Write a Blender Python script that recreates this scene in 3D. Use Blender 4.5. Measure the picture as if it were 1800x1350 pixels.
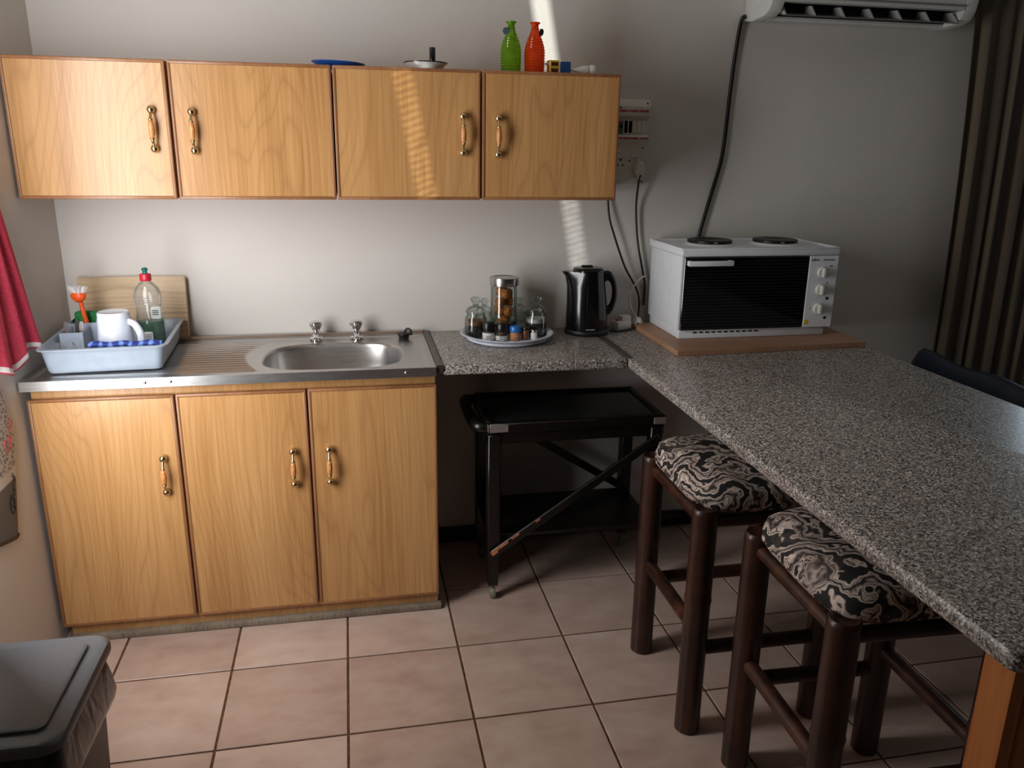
import bpy, bmesh, math, random
from mathutils import Vector, Matrix, noise as mnoise
for o in list(bpy.data.objects): bpy.data.objects.remove(o)
SC = bpy.context.scene
COL = SC.collection
PI = math.pi

# ------------------------------------------------------------------ camera
cam_d = bpy.data.cameras.new('camera'); cam = bpy.data.objects.new('camera', cam_d); COL.objects.link(cam)
Rv = Vector((0.98167067, -0.19006925, 0.01401358)); Uv = Vector((0.04035718, 0.27917186, 0.95939271)); Fv = Vector((0.18626325, 0.94124213, -0.28172549))
cam.matrix_world = Matrix(((Rv.x, Uv.x, -Fv.x, 0.96538522), (Rv.y, Uv.y, -Fv.y, -2.95005728), (Rv.z, Uv.z, -Fv.z, 1.53863876), (0, 0, 0, 1)))
cam_d.sensor_fit = 'HORIZONTAL'; cam_d.sensor_width = 36.0; cam_d.lens = 1412.4519 / 1800 * 36.0
cam_d.clip_start = 0.02; cam_d.clip_end = 60
SC.camera = cam

# ------------------------------------------------------------------ world, sun, window daylight, exposure
W = bpy.data.worlds.new('sky'); SC.world = W; W.use_nodes = True
W.node_tree.nodes['Background'].inputs[0].default_value = (0.55, 0.68, 0.85, 1)
W.node_tree.nodes['Background'].inputs[1].default_value = 1.0

sun_d = bpy.data.lights.new('sun', 'SUN'); sun_d.energy = 9.0; sun_d.angle = math.radians(0.45); sun_d.color = (1.0, 0.97, 0.90)
sun = bpy.data.objects.new('sun', sun_d); COL.objects.link(sun)
SUN_DIR = Vector((1.82, 1.0, -0.014)).normalized()
sun.rotation_euler = SUN_DIR.to_track_quat('-Z', 'Y').to_euler(); sun.location = (-3, -3, 2.2)

def area(name, loc, direction, sx, sy, power, color, spread=180):
    d = bpy.data.lights.new(name, 'AREA'); d.shape = 'RECTANGLE'; d.size = sx; d.size_y = sy; d.energy = power; d.color = color
    d.spread = math.radians(spread)
    o = bpy.data.objects.new(name, d); COL.objects.link(o); o.location = loc
    o.rotation_euler = Vector(direction).to_track_quat('-Z', 'Y').to_euler(); return o
# daylight entering by the side window beside the sink, and by the far window behind the striped curtain
area('daylight_side_window', (0.08, -1.16, 1.31), (0.76, 0.65, 0), 0.42, 1.42, 23.5, (0.985, 0.99, 1.0))
area('daylight_far_window', (4.40, -0.02, 1.25), (0, -1, 0), 0.98, 1.6, 17, (0.72, 0.88, 1.0))

SC.view_settings.view_transform = 'Standard'; SC.view_settings.look = 'None'
SC.view_settings.gamma = 1.0; SC.view_settings.exposure = 0.0; SC.view_settings.use_curve_mapping = False
SC.cycles.use_denoising = True
SC.cycles.max_bounces = 8; SC.cycles.diffuse_bounces = 4; SC.cycles.transparent_max_bounces = 24
SC.cycles.sample_clamp_indirect = 6.0

# ------------------------------------------------------------------ helpers: materials
def lin(c):
    return tuple(((v / 255) / 12.92 if v / 255 <= 0.04045 else ((v / 255 + 0.055) / 1.055) ** 2.4) for v in c) + (1.0,)
class NT:
    def __init__(s, name):
        s.m = bpy.data.materials.new(name); s.m.use_nodes = True; s.t = s.m.node_tree; s.b = s.t.nodes['Principled BSDF']
        s.out = s.t.nodes['Material Output']
    def n(s, typ, **kw):
        nd = s.t.nodes.new(typ)
        for k, v in kw.items():
            if k.startswith('i_'):
                key = k[2:]; key = int(key) if key.isdigit() else key.replace('_', ' ')
                nd.inputs[key].default_value = v
            else: setattr(nd, k, v)
        return nd
    def l(s, a, b): s.t.links.new(a, b)
    def set(s, **kw):
        for k, v in kw.items(): s.b.inputs[k.replace('_', ' ')].default_value = v
        return s
    def coord(s, scale=(1, 1, 1), rnd=0.0, loc=(0, 0, 0)):
        tc = s.n('ShaderNodeTexCoord'); mp = s.n('ShaderNodeMapping'); mp.inputs['Scale'].default_value = scale; mp.inputs['Location'].default_value = loc
        src = tc.outputs['Object']
        if rnd:
            oi = s.n('ShaderNodeObjectInfo'); mu = s.n('ShaderNodeMath', operation='MULTIPLY'); mu.inputs[1].default_value = rnd
            s.l(oi.outputs['Random'], mu.inputs[0]); ad = s.n('ShaderNodeVectorMath', operation='ADD')
            s.l(src, ad.inputs[0]); s.l(mu.outputs[0], ad.inputs[1]); src = ad.outputs[0]
        s.l(src, mp.inputs['Vector']); return mp.outputs[0]
    def ramp(s, fac, stops, interp='LINEAR'):
        r = s.n('ShaderNodeValToRGB'); r.color_ramp.interpolation = interp
        el = r.color_ramp.elements
        while len(el) < len(stops): el.new(0.5)
        for e, (p, c) in zip(el, stops): e.position = p; e.color = c if len(c) == 4 else lin(c)
        s.l(fac, r.inputs[0]); return r.outputs[0]
    def noise(s, vec, scale, detail=3, rough=0.5, dist=0.0):
        n = s.n('ShaderNodeTexNoise'); n.inputs['Scale'].default_value = scale; n.inputs['Detail'].default_value = detail
        n.inputs['Roughness'].default_value = rough; n.inputs['Distortion'].default_value = dist
        s.l(vec, n.inputs['Vector']); return n.outputs['Fac']
    def math(s, op, a, b=None, c=None):
        m = s.n('ShaderNodeMath', operation=op)
        for i, v in enumerate((a, b, c)):
            if v is None: continue
            if isinstance(v, (int, float)): m.inputs[i].default_value = v
            else: s.l(v, m.inputs[i])
        return m.outputs[0]
    def mix(s, fac, a, b, blend='MIX'):
        m = s.n('ShaderNodeMix', data_type='RGBA', blend_type=blend)
        for sock, v in ((m.inputs[0], fac), (m.inputs[6], a), (m.inputs[7], b)):
            if isinstance(v, (int, float)): sock.default_value = v
            elif isinstance(v, tuple): sock.default_value = v if len(v) == 4 else lin(v)
            else: s.l(v, sock)
        return m.outputs[2]
    def bump(s, h, strength=0.2, dist=0.002):
        b = s.n('ShaderNodeBump'); b.inputs['Strength'].default_value = strength; b.inputs['Distance'].default_value = dist
        s.l(h, b.inputs['Height']); s.l(b.outputs[0], s.b.inputs['Normal'])
    def col(s, c): s.l(c, s.b.inputs['Base Color'])

M = {}
def plain(key, rgb, rough=0.5, metal=0.0, var=0.06, scale=30, bump=0.0, spec=None, coat=0.0):
    """a procedural material: one tone with slight noise in colour and relief"""
    t = NT(key); t.set(Roughness=rough, Metallic=metal)
    if spec is not None: t.b.inputs['Specular IOR Level'].default_value = spec
    if coat: t.b.inputs['Coat Weight'].default_value = coat; t.b.inputs['Coat Roughness'].default_value = 0.15
    v = t.coord(); f = t.noise(v, scale, 4)
    a = tuple(max(0, c * (1 - var)) for c in rgb); b = tuple(min(255, c * (1 + var)) for c in rgb)
    t.col(t.ramp(f, [(0.3, a), (0.7, b)]))
    if bump: t.bump(f, bump, 0.002)
    M[key] = t.m; return t.m

def mk_wall():
    t = NT('wall_paint'); t.set(Roughness=0.55); v = t.coord()
    big = t.noise(v, 1.2, 2); fine = t.noise(v, 60, 5, 0.6); mid = t.noise(v, 9, 3)
    c = t.ramp(big, [(0.3, (210, 204, 198)), (0.7, (214, 209, 203))]); t.col(c)
    h = t.math('ADD', t.math('MULTIPLY', fine, 0.35), t.math('MULTIPLY', mid, 0.9)); t.bump(h, 0.35, 0.004)
    t.b.inputs['Specular IOR Level'].default_value = 0.35
    M['wall'] = t.m
mk_wall()
def mk_tile():
    t = NT('floor_tile'); t.set(Roughness=0.32); v = t.coord((1, 1.6, 1), rnd=37.0)
    a = t.noise(v, 7, 4, 0.55); b = t.noise(v, 16, 3); oi = t.n('ShaderNodeObjectInfo')
    f = t.math('ADD', t.math('MULTIPLY', a, 0.7), t.math('MULTIPLY', b, 0.3))
    c = t.ramp(f, [(0.3, (182, 155, 142)), (0.5, (197, 171, 157)), (0.72, (208, 186, 173))])
    k = t.ramp(oi.outputs['Random'], [(0, (236, 232, 230)), (1, (255, 255, 255))]); t.col(t.mix(1.0, c, k, 'MULTIPLY'))
    t.bump(b, 0.08, 0.002); M['tile'] = t.m
mk_tile()
plain('grout', (92, 64, 42), 0.9, var=0.25, scale=60, bump=0.3)
def mk_laminate(key, base, dark, light, rough=0.3, lines=0.20, lie=False):
    t = NT(key); t.set(Roughness=rough)
    A = (lambda q: (q[2], q[1], q[0])) if lie else (lambda q: q)       # lie: grain runs sideways
    v = t.coord((1, 1, 1), rnd=13.0); sx = t.n('ShaderNodeSeparateXYZ'); t.l(v, sx.inputs[0])
    v2 = t.coord(A((3.4, 3.4, 0.62)), rnd=13.0); v3 = t.coord(A((130, 130, 3.0)), rnd=13.0); v4 = t.coord(A((9, 9, 0.5)), rnd=13.0)
    big = t.noise(v2, 1.0, 2, 0.45); band = t.noise(v4, 1.0, 3); pores = t.noise(v3, 1.0, 3, 0.6)
    xs = t.math('ADD', t.math('MULTIPLY', t.math('ADD', sx.outputs[2 if lie else 0], sx.outputs[1]), 62.0), t.math('MULTIPLY', big, 58.0))
    wv = t.math('PINGPONG', xs, 1.0)
    g = t.math('MULTIPLY', t.math('POWER', wv, 5.0), t.math('ADD', 0.35, pores))
    fac = t.math('ADD', t.math('MULTIPLY', band, 0.5), t.math('MULTIPLY', pores, 0.5))
    c = t.ramp(fac, [(0.32, dark), (0.5, base), (0.7, light)])
    c = t.mix(t.math('MULTIPLY', g, lines), c, tuple(int(q * 0.74) for q in dark))
    t.col(c); t.bump(pores, 0.05, 0.001); M[key] = t.m
mk_laminate('oak', (192, 143, 90), (170, 121, 70), (206, 159, 105), lines=0.32)
mk_laminate('board_wood', (206, 178, 142), (184, 152, 114), (218, 194, 160), rough=0.5, lines=0.5, lie=True)
mk_laminate('table_wood', (176, 104, 44), (150, 84, 32), (196, 122, 56), rough=0.4)
mk_laminate('mdf', (166, 126, 98), (156, 116, 88), (176, 138, 108), rough=0.5, lines=0.1)
mk_laminate('edge_wood', (150, 102, 66), (134, 88, 54), (166, 116, 78), rough=0.35)
mk_laminate('grey_wood', (132, 118, 102), (104, 90, 74), (158, 146, 130), rough=0.8)
def mk_darkwood():
    t = NT('dark_cane'); t.set(Roughness=0.34); v = t.coord((26, 26, 1.2), rnd=9.0); f = t.noise(v, 1, 4); v2 = t.coord((1, 1, 1), rnd=5.0); b = t.noise(v2, 9, 3)
    c = t.ramp(t.math('ADD', t.math('MULTIPLY', f, 0.6), t.math('MULTIPLY', b, 0.4)), [(0.34, (26, 14, 10)), (0.52, (58, 31, 21)), (0.72, (92, 50, 32))])
    t.col(c); t.bump(f, 0.15, 0.002); M['cane'] = t.m
mk_darkwood()
def mk_granite():
    t = NT('granite_laminate'); t.set(Roughness=0.34); v = t.coord()
    vo = t.n('ShaderNodeTexVoronoi'); vo.inputs['Scale'].default_value = 300; t.l(v, vo.inputs['Vector'])
    s = t.n('ShaderNodeSeparateColor'); t.l(vo.outputs['Color'], s.inputs[0])
    n = t.noise(v, 120, 3); f = t.math('ADD', t.math('MULTIPLY', s.outputs[0], 0.8), t.math('MULTIPLY', n, 0.2))
    c = t.ramp(f, [(0.0, (46, 44, 43)), (0.20, (92, 87, 84)), (0.36, (134, 121, 112)), (0.5, (156, 149, 144)), (0.68, (182, 176, 171)), (0.83, (220, 216, 210))], 'CONSTANT')
    t.col(c); t.bump(n, 0.04, 0.001); M['granite'] = t.m
mk_granite()
def mk_steel(key, rgb, rough, stretch):
    t = NT(key); t.set(Metallic=1.0); v = t.coord(stretch); f = t.noise(v, 1, 4, 0.6); v2 = t.coord(); g = t.noise(v2, 5, 3)
    r = t.math('ADD', t.math('MULTIPLY', f, 0.06), t.math('ADD', t.math('MULTIPLY', g, 0.08), rough - 0.1)); t.l(r, t.b.inputs['Roughness'])
    t.col(t.ramp(f, [(0.3, tuple(c * 0.92 for c in rgb)), (0.7, rgb)])); t.bump(g, 0.02, 0.001); M[key] = t.m
mk_steel('steel', (202, 200, 198), 0.36, (14, 160, 160))
mk_steel('steel_lid', (186, 184, 182), 0.28, (160, 160, 4))
plain('chrome', (222, 222, 224), 0.08, 1.0, var=0.02)
plain('brass', (222, 202, 154), 0.16, 1.0, var=0.05)
plain('alu_strip', (108, 102, 98), 0.42, 0.85, var=0.08)
plain('grip_wood', (206, 140, 84), 0.3, var=0.1, scale=90)
plain('white_enamel', (226, 228, 232), 0.26, var=0.015)
plain('white_plastic', (214, 212, 204), 0.4, var=0.02)
plain('cream_plastic', (206, 202, 190), 0.42, var=0.03)
plain('ac_white', (206, 206, 202), 0.4, var=0.02)
plain('ac_dark', (30, 29, 28), 0.5)
plain('ac_grey', (120, 118, 114), 0.45, var=0.03)
plain('black_plastic', (11, 11, 12), 0.16, var=0.15)
plain('black_matte', (14, 14, 14), 0.5, var=0.15)
plain('rubber', (10, 10, 10), 0.42, var=0.2)
plain('cable_white', (196, 190, 180), 0.45)
plain('rack_blue', (160, 172, 186), 0.34, var=0.03)
plain('tray_white', (206, 212, 224), 0.28, var=0.02)
plain('mug_white', (222, 228, 240), 0.22, var=0.02)
plain('orange', (226, 84, 24), 0.35)
plain('bristle', (226, 222, 220), 0.7)
plain('sponge_green', (34, 120, 62), 0.85, var=0.2, scale=120, bump=0.4)
plain('red_cap', (196, 30, 52), 0.3)
plain('teal_cap', (0, 106, 92), 0.3)
plain('label_white', (222, 222, 218), 0.5, var=0.03)
plain('print_dark', (70, 72, 84), 0.5)
plain('red_print', (168, 58, 62), 0.5, var=0.2, scale=300)
plain('black_lid', (16, 17, 20), 0.35)
plain('blue_lid', (30, 116, 196), 0.3)
plain('spice_brown', (172, 120, 84), 0.7, var=0.2, scale=200)
plain('brown_sauce', (104, 58, 30), 0.4, var=0.2, scale=120)
plain('hotplate', (26, 25, 25), 0.42, 0.3, var=0.15)
plain('oven_cavity', (8, 8, 9), 0.25)
plain('breaker_grey', (88, 96, 94), 0.45)
plain('yellow_card', (214, 182, 48), 0.5, var=0.05)
plain('maroon_card', (92, 26, 34), 0.5, var=0.08)
plain('blue_card', (22, 66, 116), 0.45, var=0.08)
plain('blue_plate', (30, 92, 190), 0.3, var=0.05)
plain('enamel_black', (18, 18, 20), 0.2)
plain('bin_lid', (80, 83, 88), 0.40, var=0.06, scale=200, bump=0.04)
plain('bin_body', (52, 44, 40), 0.5, var=0.06)
plain('trolley_black', (17, 13, 11), 0.3, var=0.3, scale=25)
plain('trolley_top', (30, 33, 32), 0.16, var=0.15)
plain('corner_metal', (176, 166, 160), 0.4, 0.7)
plain('bare_wood', (186, 112, 80), 0.6, var=0.15, scale=80)
plain('caster_grey', (116, 116, 100), 0.4, var=0.15)
plain('skirting', (34, 24, 19), 0.5, var=0.2)
plain('ceiling_paint', (224, 220, 212), 0.8)
plain('taupe', (120, 106, 92), 0.7)
plain('leather', (18, 26, 40), 0.34, var=0.2, scale=60, bump=0.1)
plain('rusk_brown', (176, 108, 54), 0.85, var=0.35, scale=140, bump=0.8)
plain('rusk_dark', (128, 58, 26), 0.8, var=0.4, scale=120, bump=0.8)
plain('contents_dark', (44, 34, 30), 0.6, var=0.6, scale=140, bump=0.6)
plain('contents_brown', (138, 94, 66), 0.7, var=0.2, scale=140)
plain('contents_white', (206, 200, 196), 0.7, var=0.06, scale=100)
plain('frame_white', (210, 208, 202), 0.4)
plain('tag_teal', (8, 46, 52), 0.7)
plain('tag_dark', (40, 18, 20), 0.5)
plain('cutlery', (150, 146, 148), 0.25, 1.0)
plain('cutlery_dark', (34, 24, 26), 0.4)
plain('clear_plastic', (196, 196, 200), 0.2)
plain('kettle_mark', (150, 150, 150), 0.4)
def mk_bag():
    t = NT('bin_bag'); t.set(Roughness=0.22); v = t.coord((1, 1, 1)); v = t.coord((1, 1, 0.45)); a = t.noise(v, 16, 2, 0.5, 0.8); b = t.noise(v, 30, 2)
    t.col(t.ramp(a, [(0.3, (8, 8, 9)), (0.7, (16, 16, 18))])); t.bump(t.math('ADD', a, t.math('MULTIPLY', b, 0.3)), 0.6, 0.012); M['bag'] = t.m
mk_bag()
def mk_print():
    t = NT('zebra_print'); t.set(Roughness=0.8); v = t.coord((1, 1, 1), rnd=7.0)
    big = t.noise(v, 7, 3, 0.5); mp = t.n('ShaderNodeVectorMath', operation='MULTIPLY_ADD')
    nz = t.n('ShaderNodeTexNoise'); nz.inputs['Scale'].default_value = 9; nz.inputs['Detail'].default_value = 3; t.l(v, nz.inputs['Vector'])
    t.l(nz.outputs['Color'], mp.inputs[0]); mp.inputs[1].default_value = (0.22, 0.22, 0.22); t.l(v, mp.inputs[2])
    w = t.n('ShaderNodeTexWave', wave_type='BANDS', bands_direction='DIAGONAL'); w.inputs['Scale'].default_value = 5.0; w.inputs['Distortion'].default_value = 8.0
    w.inputs['Detail'].default_value = 3; w.inputs['Detail Scale'].default_value = 1.6; t.l(mp.outputs[0], w.inputs['Vector'])
    c = t.ramp(w.outputs['Fac'], [(0.0, (22, 20, 21)), (0.20, (34, 31, 32)), (0.27, (170, 152, 140)), (0.42, (226, 212, 200)), (0.56, (196, 174, 160)), (0.62, (30, 27, 28)), (0.68, (60, 54, 52)), (0.74, (214, 198, 186)), (0.9, (150, 132, 124)), (1.0, (24, 22, 23))])
    c2 = t.mix(t.math('GREATER_THAN', big, 0.57), c, (92, 82, 78)); t.col(t.mix(0.28, c, c2))
    t.bump(t.noise(v, 260, 2), 0.15, 0.001); M['zebra'] = t.m
mk_print()
def mk_cloth(key, stops, axis_scale, rough=0.9, wave=False):
    t = NT(key); t.set(Roughness=rough); at = t.n('ShaderNodeAttribute', attribute_name='cloth_u'); v = t.coord()
    f = t.math('FRACT', t.math('MULTIPLY', at.outputs['Fac'], axis_scale)); c = t.ramp(f, stops)
    fine = t.noise(v, 400, 2); c = t.mix(t.math('MULTIPLY', fine, 0.25), c, (90, 84, 80)); t.col(c); t.bump(fine, 0.3, 0.001); M[key] = t.m
mk_cloth('curtain', [(0.0, (92, 80, 64)), (0.12, (74, 64, 58)), (0.24, (110, 96, 74)), (0.36, (80, 70, 66)), (0.5, (72, 68, 76)), (0.62, (106, 90, 68)), (0.74, (70, 62, 58)), (0.88, (124, 110, 90)), (1.0, (88, 76, 66))], 4.0)
def mk_towel():
    t = NT('pink_towel'); t.set(Roughness=0.95); at = t.n('ShaderNodeAttribute', attribute_name='cloth_u'); v = t.coord(); fine = t.noise(v, 260, 3)
    c = t.ramp(fine, [(0.3, (178, 40, 66)), (0.7, (212, 70, 92))])
    st = t.ramp(at.outputs['Fac'], [(0.0, (0, 0, 0)), (0.955, (0, 0, 0)), (0.962, (255, 255, 255)), (0.985, (255, 255, 255)), (0.99, (0, 0, 0))], 'CONSTANT')
    t.col(t.mix(st, c, (228, 220, 220))); t.bump(fine, 0.6, 0.003); M['towel'] = t.m
mk_towel()
def mk_mitt():
    t = NT('printed_cloth'); t.set(Roughness=0.9); v = t.coord(); sx = t.n('ShaderNodeSeparateXYZ'); t.l(v, sx.inputs[0])
    vo = t.n('ShaderNodeTexVoronoi', feature='DISTANCE_TO_EDGE'); vo.inputs['Scale'].default_value = 75; t.l(v, vo.inputs['Vector'])
    net = t.ramp(vo.outputs['Distance'], [(0.0, (206, 204, 202)), (0.10, (206, 204, 202)), (0.22, (128, 126, 126))])
    zone = t.ramp(sx.outputs[2], [(0.0, (112, 108, 106)), (0.135, (112, 108, 106)), (0.14, (214, 212, 210)), (0.165, (214, 212, 210)), (0.17, (0, 0, 0))], 'CONSTANT')
    sel = t.math('GREATER_THAN', sx.outputs[2], 0.17); t.col(t.mix(sel, zone, net)); t.bump(vo.outputs['Distance'], 0.1, 0.002); M['mitt'] = t.m
mk_mitt()
def mk_bluecloth():
    t = NT('blue_pattern'); t.set(Roughness=0.6); v = t.coord()
    w = t.n('ShaderNodeTexWave', bands_direction='X'); w.inputs['Scale'].default_value = 11; w.inputs['Distortion'].default_value = 2.5; w.inputs['Detail Scale'].default_value = 4; t.l(v, w.inputs['Vector'])
    t.col(t.ramp(w.outputs['Fac'], [(0.3, (24, 48, 128)), (0.6, (34, 70, 160)), (0.85, (104, 138, 204))])); M['blue_pattern'] = t.m
mk_bluecloth()
def mk_glass(key, tint, refl=0.12, body=None, bodyw=0.0):
    """thin clear wall: see-through tint, mirror sheen by angle, optional cloudy body"""
    t = NT(key); t.t.nodes.remove(t.b); tr = t.n('ShaderNodeBsdfTransparent'); tr.inputs[0].default_value = lin(tint)
    gl = t.n('ShaderNodeBsdfGlossy'); gl.inputs['Roughness'].default_value = 0.04
    fr = t.n('ShaderNodeLayerWeight'); fr.inputs['Blend'].default_value = 0.28
    mx = t.n('ShaderNodeMixShader'); base = tr.outputs[0]
    if body:
        df = t.n('ShaderNodeBsdfDiffuse'); v = t.coord(); t.l(t.ramp(t.noise(v, 40, 2), [(0.3, tuple(c * 0.85 for c in body)), (0.7, body)]), df.inputs[0])
        tl = t.n('ShaderNodeBsdfTranslucent'); tl.inputs[0].default_value = lin(body)
        m0 = t.n('ShaderNodeMixShader'); m0.inputs[0].default_value = 0.5; t.l(df.outputs[0], m0.inputs[1]); t.l(tl.outputs[0], m0.inputs[2])
        m1 = t.n('ShaderNodeMixShader'); m1.inputs[0].default_value = bodyw; t.l(tr.outputs[0], m1.inputs[1]); t.l(m0.outputs[0], m1.inputs[2]); base = m1.outputs[0]
    f = t.math('ADD', t.math('MULTIPLY', fr.outputs['Fresnel'], 0.55), refl * 0.25)
    t.l(f, mx.inputs[0]); t.l(base, mx.inputs[1]); t.l(gl.outputs[0], mx.inputs[2]); t.l(mx.outputs[0], t.out.inputs['Surface']); M[key] = t.m
mk_glass('glass', (238, 242, 240)); mk_glass('soap_clear', (250, 252, 252), body=(236, 242, 244), bodyw=0.14)
mk_glass('soap_green', (10, 150, 90), body=(0, 122, 66), bodyw=0.75)
mk_glass('glass_green', (198, 228, 90), body=(132, 190, 20), bodyw=0.5); mk_glass('glass_orange', (255, 140, 50), body=(250, 90, 14), bodyw=0.55)
mk_glass('window_glass', (246, 250, 250))
def mk_ovenglass():
    t = NT('oven_glass'); t.set(Roughness=0.07); v = t.coord(); sx = t.n('ShaderNodeSeparateXYZ'); t.l(v, sx.inputs[0])
    f = t.math('PINGPONG', t.math('MULTIPLY', sx.outputs[2], 178.0), 1.0)
    t.col(t.ramp(f, [(0.45, (3, 3, 4)), (0.6, (26, 27, 30))])); M['oven_glass'] = t.m
mk_ovenglass()
def mk_lace():
    t = NT('lace_net'); t.t.nodes.remove(t.b); tr = t.n('ShaderNodeBsdfTransparent'); df = t.n('ShaderNodeBsdfDiffuse'); df.inputs[0].default_value = lin((230, 228, 222))
    v = t.coord((1, 1, 1)); w = t.n('ShaderNodeTexWave', bands_direction='Z'); w.inputs['Scale'].default_value = 17; w.inputs['Distortion'].default_value = 1.0; mp = t.n('ShaderNodeMapping'); mp.inputs['Rotation'].default_value = (0.6, 0, 0); t.l(v, mp.inputs[0]); t.l(mp.outputs[0], w.inputs['Vector'])
    n = t.noise(v, 60, 2); f = t.math('ADD', t.math('MULTIPLY', w.outputs['Fac'], 0.45), t.math('MULTIPLY', n, 0.55))
    k = t.ramp(f, [(0.30, (214, 214, 214)), (0.70, (128, 128, 128))]); mx = t.n('ShaderNodeMixShader'); t.l(k, mx.inputs[0]); t.l(tr.outputs[0], mx.inputs[1]); t.l(df.outputs[0], mx.inputs[2])
    t.l(mx.outputs[0], t.out.inputs['Surface']); M['lace'] = t.m
mk_lace()
def mk_dropcloth():
    t = NT('heavy_curtain'); t.set(Roughness=0.9); v = t.coord(); t.col(t.ramp(t.noise(v, 30, 3), [(0.3, (180, 172, 158)), (0.7, (196, 188, 174))])); M['drape'] = t.m
mk_dropcloth()

# ------------------------------------------------------------------ helpers: objects
BASE = {}
def tag(o, label=None, cat=None, group=None, kind=None):
    if label: o['label'] = label
    if cat: o['category'] = cat
    if group: o['group'] = group
    if kind: o['kind'] = kind
    return o
def thing(name, label, cat, loc=(0, 0, 0), rz=0.0, group=None, kind=None):
    o = bpy.data.objects.new(name, None); o.empty_display_size = 0.05; COL.objects.link(o); o.location = loc; o.rotation_euler = (0, 0, rz)
    return tag(o, label, cat, group, kind)
def link(name, me, mats, parent=None, smooth=None, world=False):
    o = bpy.data.objects.new(name, me); COL.objects.link(o)
    for m in (mats if isinstance(mats, (list, tuple)) else [mats]): me.materials.append(M[m] if isinstance(m, str) else m)
    if smooth is not None:
        me.polygons.foreach_set('use_smooth', [True] * len(me.polygons))
        if smooth < 179:
            try: me.set_sharp_from_angle(angle=math.radians(smooth))
            except Exception: pass
    if parent is not None:
        o.parent = parent
        if world:                                  # vertices were given in room coordinates
            top = parent
            while top.parent is not None: top = top.parent
            mi = (Matrix.Translation(top.location) @ Matrix.Rotation(top.rotation_euler.z, 4, 'Z')).inverted(); me.transform(mi)
    return o
def mesh(name, v, f):
    me = bpy.data.meshes.new(name); me.from_pydata(v, [], f); me.update(); return me
class B:
    """collects shapes of ONE part"""
    def __init__(s): s.bm = bmesh.new(); s.mi = 0
    def _mark(s, n0):
        s.bm.faces.ensure_lookup_table()
        for f in s.bm.faces[n0:]: f.material_index = s.mi
    def box(s, x0, x1, y0, y1, z0, z1, bev=0.0, seg=2, mat=None):
        if mat is not None: s.mi = mat
        t = bmesh.new(); r = bmesh.ops.create_cube(t, size=1.0)
        for v in t.verts: v.co = Vector(((x0 + x1) / 2 + v.co.x * (x1 - x0), (y0 + y1) / 2 + v.co.y * (y1 - y0), (z0 + z1) / 2 + v.co.z * (z1 - z0)))
        if bev: bmesh.ops.bevel(t, geom=list(t.edges), offset=bev, segments=seg, profile=0.5, affect='EDGES')
        return s.merge(t)
    def merge(s, t, mtx=None):
        if mtx is not None: bmesh.ops.transform(t, matrix=mtx, verts=t.verts)
        me = bpy.data.meshes.new('t'); t.to_mesh(me); t.free(); n0 = len(s.bm.faces); s.bm.from_mesh(me); bpy.data.meshes.remove(me); s._mark(n0); return s
    def lathe(s, prof, c=(0, 0, 0), seg=32, mat=None, axis='z', cap=True, wob=None):
        if mat is not None: s.mi = mat
        t = bmesh.new(); rings = []
        for r, z in prof:
            ring = []
            for i in range(seg):
                a = 2 * PI * i / seg; rr = r * (wob(a, z) if wob else 1.0)
                p = (rr * math.cos(a), rr * math.sin(a), z)
                if axis == 'x': p = (z, p[0], p[1])
                if axis == 'y': p = (p[0], z, p[1])
                ring.append(t.verts.new((c[0] + p[0], c[1] + p[1], c[2] + p[2])))
            rings.append(ring)
        for a, b in zip(rings, rings[1:]):
            for i in range(seg): t.faces.new((a[i], a[(i + 1) % seg], b[(i + 1) % seg], b[i]))
        if cap:
            if prof[0][0] > 1e-6: t.faces.new(list(reversed(rings[0])))
            if prof[-1][0] > 1e-6: t.faces.new(rings[-1])
        bmesh.ops.remove_doubles(t, verts=t.verts, dist=1e-6); bmesh.ops.recalc_face_normals(t, faces=t.faces)
        return s.merge(t)
    def tube(s, pts, r, seg=10, mat=None, smooth=True, sub=6, cap=True):
        if mat is not None: s.mi = mat
        P = [Vector(p) for p in pts]; rad = r if isinstance(r, (list, tuple)) else [r] * len(P)
        if smooth and len(P) > 2:
            Q, RR = [], []
            for i in range(len(P) - 1):
                p0, p1, p2, p3 = P[max(i - 1, 0)], P[i], P[i + 1], P[min(i + 2, len(P) - 1)]
                for k in range(sub):
                    u = k / sub
                    Q.append(0.5 * ((2 * p1) + (p2 - p0) * u + (2 * p0 - 5 * p1 + 4 * p2 - p3) * u * u + (3 * p1 - p0 - 3 * p2 + p3) * u ** 3)); RR.append(rad[i] * (1 - u) + rad[i + 1] * u)
            Q.append(P[-1]); RR.append(rad[-1]); P, rad = Q, RR
        t = bmesh.new(); rings = []; up = None
        for i, p in enumerate(P):
            d = (P[min(i + 1, len(P) - 1)] - P[max(i - 1, 0)]).normalized()
            if up is None: up = Vector((0, 0, 1)) if abs(d.z) < 0.9 else Vector((1, 0, 0))
            a = d.cross(up).normalized(); up = a.cross(d).normalized()
            rings.append([t.verts.new(p + (a * math.cos(2 * PI * k / seg) + up * math.sin(2 * PI * k / seg)) * rad[i]) for k in range(seg)])
        for a, b in zip(rings, rings[1:]):
            for k in range(seg): t.faces.new((a[k], a[(k + 1) % seg], b[(k + 1) % seg], b[k]))
        if cap: t.faces.new(list(reversed(rings[0]))); t.faces.new(rings[-1])
        bmesh.ops.recalc_face_normals(t, faces=t.faces); return s.merge(t)
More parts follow.
